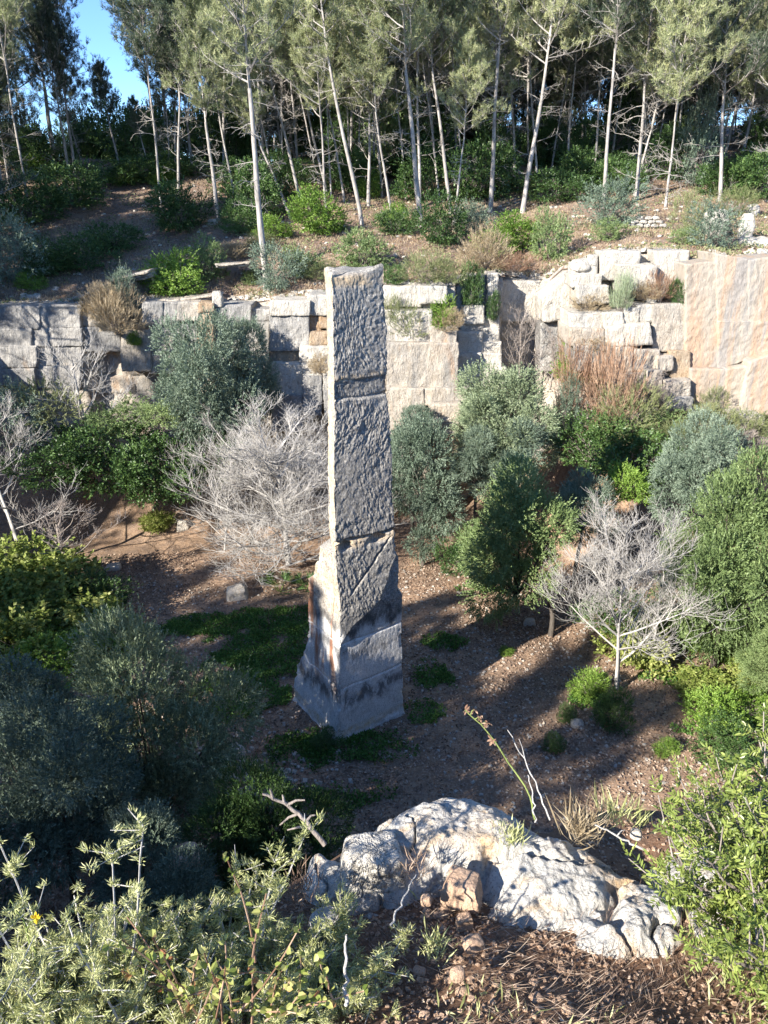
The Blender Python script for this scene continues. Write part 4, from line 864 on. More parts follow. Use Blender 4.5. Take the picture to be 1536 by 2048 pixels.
HS = [
 ('bright', 635, 470, 110, 85, 'bright green round bush left of the pillar top, under the leaning pines'), ('bright', 548, 475, 70, 45, 'low bright bush between the forked pine and the round bright bush'),
 ('bright', 352, 590, 125, 80, 'vivid green bush on the cliff edge at the left'), ('green', 415, 560, 70, 80, 'yellow-green bush right of the vivid one on the cliff edge'),
 ('dark', 360, 460, 130, 90, 'large dark bush in the shade left of the short pine'), ('dark', 485, 465, 70, 60, 'dark bush at the foot of the forked pine'), ('dark', 170, 540, 120, 60, 'dark low bush in the left shade'),
 ('grey', 30, 560, 120, 110, 'grey leafy bush at the left edge above the wall'), ('bright', 66, 580, 50, 35, 'small fresh green tuft bush above the layered wall'), ('dark', 95, 550, 90, 60, 'dark bush between the grey bush and the fresh tuft'),
 ('dark', 60, 450, 140, 80, 'dim bush at the left edge under the crest'), ('dark', 230, 500, 100, 50, 'flat dim bush on the left slope'), ('dark', 250, 370, 120, 50, 'dark bush under the crest pines'), ('bright', 250, 368, 60, 34, 'pale green bush on the crest path'),
 ('bright', 325, 372, 50, 34, 'second pale green bush on the crest path'), ('bright', 80, 350, 60, 36, 'sunlit green bush behind the crest pines'),
 ('green', 730, 540, 95, 75, 'green bush right behind the pillar top'), ('green', 600, 555, 70, 60, 'small green bush between edge pine and pillar'), ('grey', 560, 580, 90, 90, 'grey bush at the very foot of the edge pine'), ('green', 503, 570, 34, 34, 'small round light green bush left of the edge pine'),
 ('dark', 790, 470, 70, 50, 'green bush above and right of the pillar top'), ('dark', 880, 490, 100, 90, 'rounded dark green bush right of the pillar, on the bank'), ('dark', 950, 400, 130, 110, 'dense dark bush between the leaning pair and the straight pine'),
 ('dark', 850, 400, 110, 90, 'dark bush behind the pale straight pine'), ('bright', 790, 455, 60, 50, 'fresh green bush behind the bank'), ('bright', 1010, 510, 115, 75, 'yellow-green bush hanging over the cliff notch'), ('grey', 945, 470, 80, 60, 'grey-green bush on the bank beside the rounded dark one'),
 ('green', 1100, 520, 70, 95, 'grey leaved bush right of the notch'), ('heath', 850, 575, 95, 70, 'grey-green dome shrub on the ledge right of the pillar'), ('dark', 785, 568, 50, 40, 'dark tuft just right of the pillar top'), ('heath', 890, 578, 60, 55, 'brownish shrub at the edge beside the dome shrub'),
 ('dry', 965, 545, 100, 70, 'tuft of blond dry grass above the stepped columns'), ('grey', 1215, 455, 110, 85, 'large dark grey-green bush beside the rubble wall'), ('green', 1215, 482, 60, 42, 'low green bush under the large grey-green one'),
 ('heath', 1380, 470, 60, 75, 'thin grey shrub on the right terrace'), ('heath', 1465, 435, 80, 55, 'grey shrub near the white stones at the right edge'), ('grey', 1425, 500, 90, 80, 'shrub growing round the pale boulder'), ('green', 1365, 490, 50, 30, 'small shrub left of the pale boulder'),
 ('dark', 1100, 330, 90, 70, 'bright topped dark bush under the right leaning pine'), ('bright', 1095, 320, 60, 46, 'sunlit green bush deep in the wood'), ('dark', 1160, 350, 100, 90, 'dark holm oak bush in the wood'), ('dark', 1240, 385, 90, 60, 'dark bush below the footpath'), ('dark', 1330, 360, 90, 80, 'dark bush right of the footpath'),
 ('grey', 1385, 370, 90, 150, 'grey olive-like sapling in front of the dark wood at the right'), ('bright', 1450, 380, 60, 46, 'bright low plants at the edge of the dark wood'), ('dark', 1120, 405, 110, 60, 'dim bush above the notch'), ('dark', 1500, 370, 90, 60, 'dark bush at the right edge under the pines'),
 ('dark', 700, 380, 110, 80, 'dark undergrowth bush behind the leaning pines'), ('dark', 560, 400, 110, 80, 'dark undergrowth bush left of the leaning pines'), ('dark', 470, 390, 90, 60, 'dark undergrowth bush behind the short pine'), ('bright', 740, 395, 60, 50, 'green bush between the trunks above the pillar'),
 ('dry', 1080, 470, 80, 40, 'pinkish dry tuft above the cliff notch'), ('dry', 470, 520, 60, 30, 'dry tuft on the pink bank left of the pillar'), ('heath', 640, 560, 70, 40, 'dry heath just left of the pillar top'), ('heath', 520, 500, 60, 36, 'low heath on the bank under the forked pine'),
]
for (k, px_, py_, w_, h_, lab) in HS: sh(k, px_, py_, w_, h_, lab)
# undergrowth of the wood behind
rr = random.Random(9)
for i in range(120):
    x = rr.uniform(-46, 62); y = 60+rr.random()*50
    if abs(x) > y*.6+3: continue
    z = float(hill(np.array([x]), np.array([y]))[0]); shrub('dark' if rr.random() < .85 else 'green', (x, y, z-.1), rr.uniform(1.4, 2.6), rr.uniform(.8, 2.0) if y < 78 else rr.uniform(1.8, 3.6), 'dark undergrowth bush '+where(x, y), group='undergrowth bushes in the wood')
# ledge plants on the cliff
for (k, px_, py_, w_, h_, y_, lab) in [
 ('heath', 812, 680, 75, 80, 43.0, 'round grey-green shrub on the ledge right of the pillar'), ('bright', 886, 655, 70, 60, 43.2, 'yellow-green shrub in the corner of the upper ledge'), ('dry', 900, 665, 60, 40, 42.8, 'dry tuft hanging from the ledge corner'),
 ('dark', 945, 612, 44, 90, 44.3, 'dark hanging plants between the stepped columns'), ('dark', 985, 640, 26, 60, 44.2, 'dark hanging plants on the right hand column'), ('broom', 1242, 628, 52, 75, 40.3, 'pale broom-like shrub on the right terrace'), ('dark', 1356, 608, 40, 50, 40.6, 'small dark evergreen on the right terrace'),
 ('reddry', 1320, 606, 50, 60, 40.7, 'brownish dead shrub left of the small dark evergreen'), ('dry', 235, 670, 100, 90, 44.6, 'mat of dry grass hanging over the grey wall'), ('dry', 205, 645, 70, 60, 45.0, 'dry grass at the break in the grey wall'), ('grey', 248, 625, 60, 80, 45.6, 'grey upright shrub above the dry grass mat'),
 ('bright', 270, 690, 30, 24, 44.5, 'green cushion on the ledge beside the dry grass'), ('dry', 1175, 622, 70, 34, 41.2, 'dry grass on the lower right terrace'), ('dry', 1190, 705, 70, 30, 40.0, 'dry grass on the lowest right terrace'), ('dry', 1285, 600, 60, 30, 41.0, 'dry grass behind the small blocks on the terrace'),
 ('dry', 640, 748, 40, 34, 43.2, 'ochre tuft on the ledge beside the pillar'), ('heath', 1420, 820, 50, 46, 38.8, 'reddish green tuft at the foot of the dressed wall'), ('heath', 780, 640, 40, 50, 43.0, 'ochre plants close to the right side of the pillar'), ('reddry', 1030, 545, 90, 40, 46.6, 'reddish roots and earth hanging in the notch')]:
    sh(k, px_, py_, w_, h_, lab, y=y_)
# floor shrubs, brambles, reeds
for (k, px_, py_, w_, h_, y_, lab) in [
 ('reddry', 1150, 850, 90, 170, 39.0, 'reddish dry reed-like clump below the cliff notch'), ('reddry', 1215, 870, 110, 190, 38.0, 'second reddish dry clump, right of the first'), ('bright', 1165, 760, 110, 90, 41.5, 'leafy creeper over the top of the reddish clump'), ('heath', 1255, 870, 130, 110, 37.0, 'olive-brown thicket right of the reddish clump'),
 ('green', 1300, 885, 100, 70, 37.2, 'green thicket at the foot of the right cliff'), ('dark', 1180, 930, 170, 100, 36.5, 'dark green thicket under the reddish clump'), ('dark', 1260, 960, 180, 110, 35.0, 'deep green thicket behind the bare white tree'), ('bright', 1255, 1000, 90, 80, 32.5, 'yellow-green leafy bush above the bare white tree'),
 ('heath', 1400, 870, 110, 60, 37.0, 'brown-green scrub under the dressed wall'), ('heath', 1480, 880, 110, 60, 36.5, 'scrub under the right end of the dressed wall'), ('heath', 1350, 900, 90, 60, 35.5, 'olive brown scrub left of the round olive'), ('grey', 1130, 860, 50, 110, 38.2, 'grey spray in front of the reddish clump'),
 ('dark', 250, 980, 180, 140, 38.5, 'dark ivy thicket below the slim leafless tree'), ('green', 240, 860, 120, 60, 40.0, 'ivy thicket with sunlit green tips'), ('heath', 90, 840, 150, 80, 40.0, 'light green thicket at the left under the grey wall'), ('dark', 120, 960, 170, 100, 38.0, 'dark thicket behind the left edge bare tree'),
 ('grey', 20, 890, 130, 110, 38.5, 'dim thicket at the far left edge'), ('green', 320, 850, 70, 50, 39.5, 'sunlit ivy beside the big grey olive bush'), ('dark', 330, 1000, 150, 130, 38.2, 'dark ivy thicket left of the wide pale tree'), ('dark', 430, 960, 150, 120, 40.0, 'dark thicket behind the wide pale tree'),
 ('bramble', 315, 1060, 60, 36, None, 'small reddish green plant near the pale block'), ('bramble', 60, 1190, 210, 100, 32.0, 'upper sunlit bramble bank at the left edge'), ('bramble', 120, 1260, 190, 85, 30.0, 'middle bramble bank, greener'), ('bramble', 20, 1320, 190, 120, 28.0, 'lower bramble bank at the left edge'),
 ('bright', 110, 1340, 170, 90, 27.0, 'bright green brambles above the dark olive'), ('bright', 230, 1290, 120, 70, 28.5, 'green plants at the right end of the bramble bank'), ('dark', 200, 1220, 120, 80, 31.5, 'shaded bush under the bare suckers'),
 ('dark', 925, 1140, 110, 90, 34.0, 'dark bush in the shade left of the rounded olive'), ('dark', 1230, 1260, 140, 80, 28.2, 'shaded green bush behind the bare white tree'), ('bramble', 1270, 1330, 110, 100, None, 'leafy yellow-green bush at the foot of the bare white tree'), ('bright', 1390, 1290, 120, 60, None, 'green bush under the large bright olive'),
 ('bright', 1175, 1395, 80, 60, None, 'green leafy clump left of the white trunk'), ('dark', 1225, 1455, 75, 80, None, 'darker leafy clump below the white trunk'), ('bright', 1330, 1510, 50, 34, None, 'small green clump on the path by the near shrub'), ('bright', 1430, 1460, 120, 70, None, 'broad green clump at the lower right'),
 ('dark', 1460, 1510, 130, 60, None, 'dark underside clump beside the near shrub'), ('bright', 1500, 1435, 100, 46, None, 'green clump near the right edge'), ('bramble', 1410, 1390, 110, 44, None, 'ivy patch on the leafy path'), ('bramble', 1500, 1370, 80, 60, None, 'brambles at the right edge beside a white trunk'),
 ('bright', 1450, 1320, 50, 34, None, 'small bright plant near the right edge'), ('dark', 660, 1490, 60, 34, None, 'low dark plant just beside the pillar foot'), ('bright', 1012, 1308, 34, 16, None, 'tiny green plant on the leaf litter right of the pillar'), ('dark', 1110, 1500, 44, 34, None, 'small dark plant on the leaf litter'), ('dark', 1135, 1440, 40, 30, None, 'small dim plant left of the darker clump')]:
    sh(k, px_, py_, w_, h_, lab, 'floor', y_)

# dwarf palm: fan leaves
def fan_palm(P, R_, label):
    t = thing('dwarf_palm', label, 'dwarf palm', tuple(P)); r = np.random.default_rng(3)
    for i in range(16):
        az = r.uniform(0, 6.3); el = r.uniform(.3, 1.3); d = Vector((math.cos(az)*math.cos(el), math.sin(az)*math.cos(el), math.sin(el))); tip = d*R_*r.uniform(.6, 1)
        q = d.to_track_quat('Z', 'Y'); n = 15; Ps = np.repeat(np.array([tip]), n, 0); a = np.linspace(-1.35, 1.35, n); D = np.array([q @ Vector((math.sin(v), 0, math.cos(v))) for v in a])
        V, F, rn = leaves(Ps, D, R_*.55, .035, r); S0 = segs([(0, 0, 0)], [tuple(tip)], [.012], [.008], 3)
        link('fan_leaf', mk_mesh('fan_leaf', [(V, F, rn, 0), (*S0, 1)], [M['green_palm'], M['stem_green']]), t)
M['green_palm'] = M['dark']
fan_palm(on_floor(560, 1185), 1.0, 'dwarf fan palm behind the left foot of the pillar'); fan_palm(on_floor(612, 1180), .8, 'second, smaller dwarf palm touching the pillar in the view')

# ------------------------------------------------------------------ stones
def rock(name, P, size, mt, label=None, cat=None, group=None, seed=0, n=8, rn=3.2, amp=.12, rot=0.0, parent=None):
    sx, sy, sz = size; c8 = [(-sx, -sy, -sz), (sx, -sy, -sz), (sx, sy, -sz), (-sx, sy, -sz), (-sx*.85, -sy*.8, sz), (sx*.8, -sy*.85, sz), (sx*.8, sy*.8, sz), (-sx*.75, sy*.85, sz)]
    s = max(sx, sy, sz); V, F = hexa(c8, (n, n, n), rn, amp*s*2, 1.1/s, seed, 3)
    o = link(name, mk_mesh(name, [(V, F, None, 0)], M[mt], False), parent, tuple(P), (0, 0, rot)); return tag(o, label, cat, group)
def strock(px, py, wpx, hpx, label, where='floor', mt='stone', seed=None, rn=4, n=9, y=None, group=None, dep=.8):
    P = (on_hill if where == 'hill' else on_floor)(px, py) if y is None else pixy(px, py, y)
    d = np.linalg.norm(P-np.array((0, 0, CAM_Z))); w = wpx/2/FPX*d; h = hpx/2/FPX*d; P = P+np.array((0, w*.3, h*.4))
    return rock('boulder', P, (w, w*dep, h), mt, label, 'boulder', group, seed or int(px*7+py), n, rn, .10, random.uniform(-.3, .3))
strock(365, 1058, 26, 22, 'pale square block on the dark leaf litter at the back left', mt='cliff_white'); strock(472, 1196, 46, 30, 'yellowish squared block lying left of the pillar', rn=7)
strock(214, 1190, 40, 44, 'rounded boulder in the shade beside the bramble bank'); strock(430, 1530, 52, 52, 'largest of the grey boulders at the edge of the dark olive', mt='cliff_grey'); strock(470, 1520, 40, 36, 'grey boulder right of the largest one')
strock(412, 1548, 22, 16, 'small grey rock left in the boulder group'); strock(436, 1556, 20, 16, 'small grey rock in the middle of the boulder group'); strock(486, 1535, 18, 18, 'small grey rock right in the boulder group'); strock(225, 1140, 34, 10, 'flat grey slab beside the bare suckers')
strock(1155, 1455, 28, 14, 'white flat stone beside the darker leafy clump', mt='cliff_white'); strock(1490, 1345, 22, 16, 'white stone near the right edge', mt='cliff_white'); strock(1060, 1250, 24, 14, 'pale stone left of the dark olive trunk'); strock(1485, 1425, 16, 16, 'small pale stone in the green clump')
strock(365, 1725, 60, 26, 'reddish rock glimpsed at the foot of the near cliff', mt='stone_red', y=13.5)
H_ = 'hill'
strock(1430, 470, 44, 60, 'pale rounded boulder among shrubs on the right terrace', H_, 'cliff_white'); strock(1490, 480, 26, 60, 'upright white rock at the right edge', H_, 'cliff_white'); strock(1515, 492, 60, 20, 'flat white rock at the right edge', H_, 'cliff_white')
strock(1505, 430, 24, 26, 'small white rock above the upright one', H_, 'cliff_white'); strock(285, 590, 34, 44, 'mottled grey rock left of the vivid bush', H_, 'cliff_grey'); strock(425, 448, 22, 12, 'whitish stone at the foot of the short pine', H_)
strock(435, 605, 22, 30, 'cream rock on the cliff edge left of the dark panel', 'hill', 'cliff_white', y=45.0)
strock(1160, 535, 40, 22, 'white rock at the upper left of the right terraces', 'hill', 'cliff_white', y=42.0); strock(1185, 525, 22, 20, 'white rock next to the top terrace block', 'hill', 'cliff_white', y=42.0)
for i, (a, b_) in enumerate([(48, 597), (62, 600), (75, 598)]): strock(a, b_, 15, 12, ['left', 'middle', 'right'][i]+' one of three white stones above the layered wall', H_, 'cliff_white')
# remains of dry stone walls: every stone a part
def rubble(px0, py0, n, rows, w, label):
    P = on_hill(px0, py0); t = thing('dry_stone_wall', label, 'stone wall', tuple(P)); rr_ = random.Random(px0)
    for j in range(rows):
        for i in range(n-j): rock('stone', ((i+j*.5)*w*1.0+rr_.uniform(-.05, .05), rr_.uniform(-.1, .1), w*.22+j*w*.45), (w*.5, w*.35, w*.22), 'cliff_white', seed=i*9+j, n=4, rn=4, rot=rr_.uniform(-.2, .2), parent=t)
rubble(1262, 455, 5, 3, .50, 'stub of white dry stone wall on the right terrace'); rubble(1100, 418, 3, 1, .42, 'short row of white wall stones above the notch'); rubble(1146, 436, 3, 1, .36, 'few white wall stones left of the large grey-green bush')
# overhanging strata left
def slab(pts, y, th, label):
    q = [pixy(a, b, y) for a, b in pts]; c = np.mean(q, 0); t = thing('rock_ledge', label, 'rock ledge', tuple(c)); 
    for i in range(len(q)-1):
        a, b = q[i]-c, q[i+1]-c; 
        for layer in range(3):
            dz = -layer*th*.8; sh_ = layer*.18; c8 = [a+(0, sh_, dz-th), b+(0, sh_, dz-th), b+(0, 1.8, dz-th), a+(0, 1.8, dz-th), a+(0, sh_, dz), b+(0, sh_, dz), b+(0, 1.8, dz), a+(0, 1.8, dz)]
            V, F = hexa(c8, (12, 6, 3), 16, .12, 2.2, i*7+layer); link('rock_layer', mk_mesh('rock_layer', [(V, F, None, 0)], M['cliff_grey' if layer else 'cliff'], True), t)
slab([(110, 606), (170, 588), (230, 555), (300, 540)], 46.2, .16, 'thin tilted rock strata jutting out above the layered wall'); slab([(300, 600), (360, 598), (428, 590)], 45.6, .12, 'flat rock strata below the vivid bush')
slab([(430, 528), (500, 525)], 48.5, .10, 'thin pale rock ledge on the slope left of the edge pine')

# ------------------------------------------------------------------ ground cover (uncountable)
def stuff(name, parts, m, smooth=False): return tag(link(name, mk_mesh(name, parts, m, smooth)), kind='stuff')
def scatter_floor(n, x0, x1, y0, y1, r): 
    x = r.uniform(x0, x1, n); y = r.uniform(y0, y1, n); return x, y, floor_z(x, y)
r = np.random.default_rng(51)
x, y, z = scatter_floor(95000, -17, 20, 12, 38, r); keep = fbm2(x, y, .45, 4, 61) > r.uniform(-.7, .25, len(x)); x, y, z = x[keep], y[keep], z[keep]; n = len(x)
D = np.stack([r.normal(size=n), r.normal(size=n), r.normal(size=n)*.25], 1)
stuff('leaf_litter', [(*leaves(np.stack([x, y, z+.015+r.random(n)*.03], 1), D, .12, .07, r, .12), 0)], M['litter'])
# clover and herbs: patches
def herb_patch(name, cx, cy, a, b, n, seed, m='herb', L=.10, rot=0):
    r = np.random.default_rng(seed); t = r.uniform(0, 2*PI, n); q = np.sqrt(r.random(n))*(1+.35*vnoise(np.stack([np.cos(t)*1.7, np.sin(t)*1.7, t*0+seed], 1), 4)); x = cx+a*q*np.cos(t); y = cy+b*q*np.sin(t)
    k = fbm2(x, y, 1.3, 4, seed)+.5*(1-q) > r.uniform(-.15, .35, n); x, y = x[k], y[k]; z = floor_z(x, y); n = len(x); D = np.stack([r.normal(size=n), r.normal(size=n), np.abs(r.normal(size=n))*.8+.2], 1)
    stuff(name, [(*leaves(np.stack([x, y, z+r.random(n)*.12], 1), D, L, L*.7, r, .1), 0)], M[m])
for i, (a, b_, wa, wb, n) in enumerate([(520, 1250, 4.0, 1.6, 15000), (530, 1320, 3.0, 2.0, 16000), (480, 1390, 2.0, 1.8, 10000), (610, 1500, 1.4, 1.0, 3500), (870, 1360, .9, 1.3, 3000), (885, 1285, 1.2, .7, 1600), (720, 1500, 2.2, 1.0, 4000), (340, 1260, 1.6, .8, 2500), (850, 1430, .9, .7, 1500), (1180, 1400, .9, .7, 1500), (1390, 1360, 2.0, .6, 2500), (1440, 1460, 1.6, .8, 2500), (680, 1590, 1.8, .8, 2000), (960, 1180, 1.5, .8, 900)]):
    P = on_floor(a, b_); herb_patch('ground_herbs', P[0], P[1], wa, wb, n, 70+i)
# gravel
def gravel(name, x, y, z, s, mt, r):
    n = len(x); base = np.array([(-1, -1, -.6), (1, -1, -.5), (1, 1, -.6), (-1, 1, -.5), (-.7, -.8, .6), (.8, -.6, .5), (.6, .8, .6), (-.8, .7, .55)]); Fb = np.array([(0, 1, 5, 4), (1, 2, 6, 5), (2, 3, 7, 6), (3, 0, 4, 7), (4, 5, 6, 7)])
    a = r.uniform(0, 6.3, n); sx = s*r.uniform(.5, 1.3, n); c, s_ = np.cos(a), np.sin(a); V = base[None]+r.normal(size=(n, 8, 3))*.15; V = V*sx[:, None, None]*np.array([1, .75, .7])
    X_ = V[..., 0]*c[:, None]-V[..., 1]*s_[:, None]+x[:, None]; Y_ = V[..., 0]*s_[:, None]+V[..., 1]*c[:, None]+y[:, None]; Z_ = V[..., 2]+z[:, None]
    V = np.stack([X_, Y_, Z_], 2).reshape(-1, 3); F = (Fb[None]+(np.arange(n)*8)[:, None, None]).reshape(-1, 4); stuff(name, [(V, F, np.repeat(r.random(n), 8), 0)], M[mt])
x, y, z = scatter_floor(3500, -14, 16, 14, 36, r); k = fbm2(x, y, .25, 3, 66) > -.1; gravel('loose_gravel', x[k], y[k], z[k]+.02, .055, 'stone', r)
P = on_floor(470, 1560); x = P[0]+r.normal(size=260)*1.2; y = P[1]+r.normal(size=260)*1.0; gravel('rubble_stones', x, y, floor_z(x, y)+.03, .10, 'stone', r)
# hillside: dry grass, needles and stones
x = r.uniform(-34, 34, 100000); y = yc(x)+.6+r.random(100000)**1.5*28; k = fbm2(x, y, .3, 3, 88) > -.15; x, y = x[k], y[k]; z = hill(x, y); n = len(x)
D = np.stack([r.normal(size=n)*.6, r.normal(size=n)*.6, np.abs(r.normal(size=n))+.2], 1); stuff('dry_grass', [(*leaves(np.stack([x, y, z-.02], 1), D, .26, .028, r, .1), 0)], M['dry'])
x = r.uniform(-36, 36, 30000); y = yc(x)+.6+r.random(30000)**1.3*34; z = hill(x, y); n = len(x); D = np.stack([r.normal(size=n), r.normal(size=n), r.normal(size=n)*.3], 1)
stuff('fallen_needles', [(*leaves(np.stack([x, y, z+.03], 1), D, .2, .07, r, .1), 0)], M['reddry'])
x = r.uniform(-30, 34, 900); y = yc(x)+.5+r.random(900)**1.5*24; gravel('slope_stones', x, y, hill(x, y)+.03, .13, 'stone', r)
x = r.uniform(-30, 30, 900); y = yc(x)+.45+r.random(900)*1.2; gravel('edge_stones', x, y, hill(x, y)+.05, .16, 'cliff_white', r)
x = r.uniform(-34, 34, 45000); y = yc(x)+.6+r.random(45000)**1.3*26; k = fbm2(x, y, .6, 4, 98) > .08; x, y = x[k], y[k]; z = hill(x, y); n = len(x)
stuff('low_green_plants', [(*leaves(np.stack([x, y, z+r.random(n)*.25], 1), np.stack([r.normal(size=n), r.normal(size=n), np.abs(r.normal(size=n))], 1), .16, .08, r, .1), 0)], M['heath'])

# ------------------------------------------------------------------ foreground: rim rock, stones, shrubs
def lumps(spec, seed, n=110):
    parts = []
    for i, (c, rad, rz, tilt) in enumerate(spec):
        c = np.array(c); sx, sy, sz = rad
        c8 = [(-sx, -sy, -sz), (sx, -sy, -sz), (sx, sy, -sz), (-sx, sy, -sz), (-sx, -sy, sz), (sx, -sy, sz), (sx, sy, sz), (-sx, sy, sz)]
        V, F = hexa(c8, (n, int(n*.7), int(n*.5)), 3.0, 0, 1, 0); Rm = np.array((Matrix.Rotation(rz, 3, 'Z') @ Matrix.Rotation(tilt, 3, 'Y')))
        V = V@Rm.T; d = nrm(V/np.array([sx, sy, sz])**2); W_ = V+c
        h = fbm(W_*3.1, 3, seed)*.15+fbm(W_*11, 4, seed+3, .6)*.045+np.minimum(fbm(W_*9, 3, seed+5)+.12, 0)*.16+fbm(W_*42, 4, seed+7, .65)*.020
        cr = np.abs(vnoise(W_*np.array([3.2, 4.5, 4.5])+fbm(W_*4, 3, seed+9)[:, None]*.8, seed+11)); h = h-.05*np.exp(-(cr/.05)**2)
        parts.append((W_+d*h[:, None], F, None, 0))
    return parts
def npx(px, py, drop): return pixz(px, py, CAM_Z-drop)
def outcrop(poly, drop_of, H, seed, step=.0045, nplanes=16):
    """one rock: rises steeply from its outline, faceted and pitted top"""
    pts = np.array([npx(px, py, d)[:2] for (px, py), d in zip(poly, drop_of)]); x0, y0 = pts.min(0)-.02; x1, y1 = pts.max(0)+.02
    xs = np.arange(x0, x1, step); ys = np.arange(y0, y1, step); X, Y = np.meshgrid(xs, ys, indexing='ij'); Q = np.stack([X.ravel(), Y.ravel()], 1)
    Qw = Q+np.stack([fbm(np.stack([Q[:, 0]*9, Q[:, 1]*9, Q[:, 0]*0+k], 1), 3, seed+k)*.03 for k in (0, 1)], 1)
    ins = np.zeros(len(Q), bool); dmin = np.full(len(Q), 9.)
    for k in range(len(pts)):
        a, b_ = pts[k], pts[(k+1) % len(pts)]; e = b_-a; t = np.clip(((Qw-a)@e)/(e@e), 0, 1); dmin = np.minimum(dmin, np.linalg.norm(Qw-a-t[:, None]*e, axis=1))
        cond = ((a[1] > Qw[:, 1]) != (b_[1] > Qw[:, 1])) & (Qw[:, 0] < (b_[0]-a[0])*(Qw[:, 1]-a[1])/(b_[1]-a[1]+1e-12)+a[0]); ins ^= cond
    sd = np.where(ins, dmin, -dmin); r = np.random.default_rng(seed); P = np.stack([Q[:, 0], Q[:, 1], Q[:, 0]*0], 1)
    fac = np.full(len(Q), 9.)
    for k in range(nplanes):
        cpt = r.uniform([x0, y0], [x1, y1]); g = r.normal(size=2)*.35; fac = np.minimum(fac, r.uniform(.0, .05)+(Q-cpt)@g*np.where(np.arange(2) >= 0, 1, 1).mean()+.35*np.linalg.norm(Q-cpt, axis=1)**2*0)
    fac = np.clip(fac, -.10, .05)
    h = H(Q)+fac*.8+fbm(P*3.5, 3, seed+20)*.07
    rid = 1-np.abs(fbm(P*9+fbm(P*5, 2, seed+1)[:, None], 3, seed+30))*2; h = h+(rid-.6)*.018
    h = h+fbm(P*26, 4, seed+40, .6)*.015+fbm(P*80, 3, seed+50, .7)*.006 - .06*np.maximum(fbm(P*14, 3, seed+60)-.33, 0)
    cr = np.abs(vnoise(P*3.2+fbm(P*5, 3, seed+9)[:, None]*1.2, seed+11)); h = h-.045*np.exp(-(cr/.03)**2)
    rise = 1-np.exp(-np.maximum(sd, 0)/.035); z0 = near_z(Q[:, 0], np.minimum(Q[:, 1], rim_y(Q[:, 0])))
    Z = np.where(sd > 0, z0-.05+h*rise+.05*rise, z0-.05-.6*np.minimum(-sd, .1)*5)
    return np.stack([Q[:, 0], Q[:, 1], Z], 1), grid_faces(len(xs), len(ys))
def npx(px, py, drop): return pixz(px, py, CAM_Z-drop)
POLY = [(590, 1725), (612, 1680), (690, 1655), (735, 1612), (795, 1575), (860, 1548), (935, 1542), (1010, 1558), (1065, 1592), (1105, 1630), (1165, 1648), (1235, 1685), (1310, 1700), (1390, 1745), (1480, 1830), (1440, 1900), (1340, 1940), (1240, 1945), (1130, 1925), (1050, 1918), (965, 1885), (945, 1850), (972, 1812), (950, 1792), (890, 1782), (850, 1792), (822, 1822), (806, 1866), (700, 1872), (640, 1842), (598, 1800)]
DR = [1.755 if 2 <= k <= 13 else 1.85 for k in range(len(POLY))]
cA = npx(900, 1640, 1.75)[:2]; cB = npx(1110, 1790, 1.78)[:2]; cC = npx(690, 1740, 1.78)[:2]
cD = npx(1090, 1690, 1.72)[:2]; cE = npx(1290, 1830, 1.8)[:2]
def Hm(Q):
    drop = 1.815-.095*ss(1.45, 1.93, Q[:, 1])-.035*np.exp(-((Q-cA)**2/np.array([.06, .04])).sum(1))-.04*np.exp(-((Q-cB)**2/np.array([.06, .03])).sum(1))
    return np.maximum(CAM_Z-drop-near_z(Q[:, 0], Q[:, 1])+.02, .06+.07*ss(.35, .7, Q[:, 0]))
V, F = outcrop(POLY, DR, Hm, 300); o = V.mean(0)
tag(link('rim_rock', mk_mesh('rim_rock', [(V-o, F, None, 0)], M['boulder'], True), None, tuple(o)), 'broad weathered pale rock with orange lichen on the near rim', 'rock')
P2 = [(1262, 1650), (1330, 1632), (1420, 1622), (1500, 1660), (1480, 1780), (1400, 1800), (1310, 1760), (1290, 1700)]
V, F = outcrop(P2, [1.78]*8, lambda Q: .10+Q[:, 0]*0, 420); o = V.mean(0)
tag(link('rim_rock', mk_mesh('rim_rock', [(V-o, F, None, 0)], M['boulder'], True), None, tuple(o)), 'smaller pale rock beyond the cleft, partly under the mastic shrub', 'rock')
def hitn(px, py):
    d = ray(px, py); ys = np.arange(.5, 2.6, .005); t = ys/d[1]; z = CAM_Z+d[2]*t; g = near_z(d[0]*t, ys); k = np.nonzero((z <= g) & (ys < rim_y(d[0]*t)))[0]
    return np.array((d[0]*t[k[0]], ys[k[0]], g[k[0]])) if len(k) else None
def near_rock(px, py, drop, w, h, label, mt='stone_red', seed=1, rn=3.5, n=14, group=None):
    P = hitn(px, py) if drop is None else npx(px, py, drop)
    if P is None: return
    d = np.linalg.norm(P-np.array((0, 0, CAM_Z))); a = w/2/FPX*d; b = h/2/FPX*d
    return rock('stone', P, (a, a*.8, b), mt, label, 'stone', group, seed, n, rn, .09, random.uniform(-.5, .5))
near_rock(745, 1728, 1.80, 118, 84, 'smooth white block set on the left end of the rim rock', 'cliff_white', 3, 9, 24)
near_rock(925, 1778, 1.78, 72, 52, 'largest pinkish stone in the hollow of the rim rock', seed=5, rn=9, n=7); near_rock(928, 1848, 1.82, 32, 40, 'upright pinkish stone under the largest one', seed=6, rn=7, n=6)
near_rock(947, 1886, 1.72, 40, 26, 'pinkish stone against the foot of the rim rock', seed=7); near_rock(915, 1948, 1.70, 28, 26, 'small pinkish stone on the dry needles', seed=8); near_rock(852, 1800, 1.74, 20, 22, 'little pink stone left of the largest one', seed=9)
near_rock(1272, 1668, 1.75, 22, 20, 'small round stone in the cleft at the right', 'stone', 10)
near_rock(650, 1845, 1.72, 60, 44, 'grey stone at the lower left end of the rim rock', 'boulder', 12)
rr = random.Random(4)
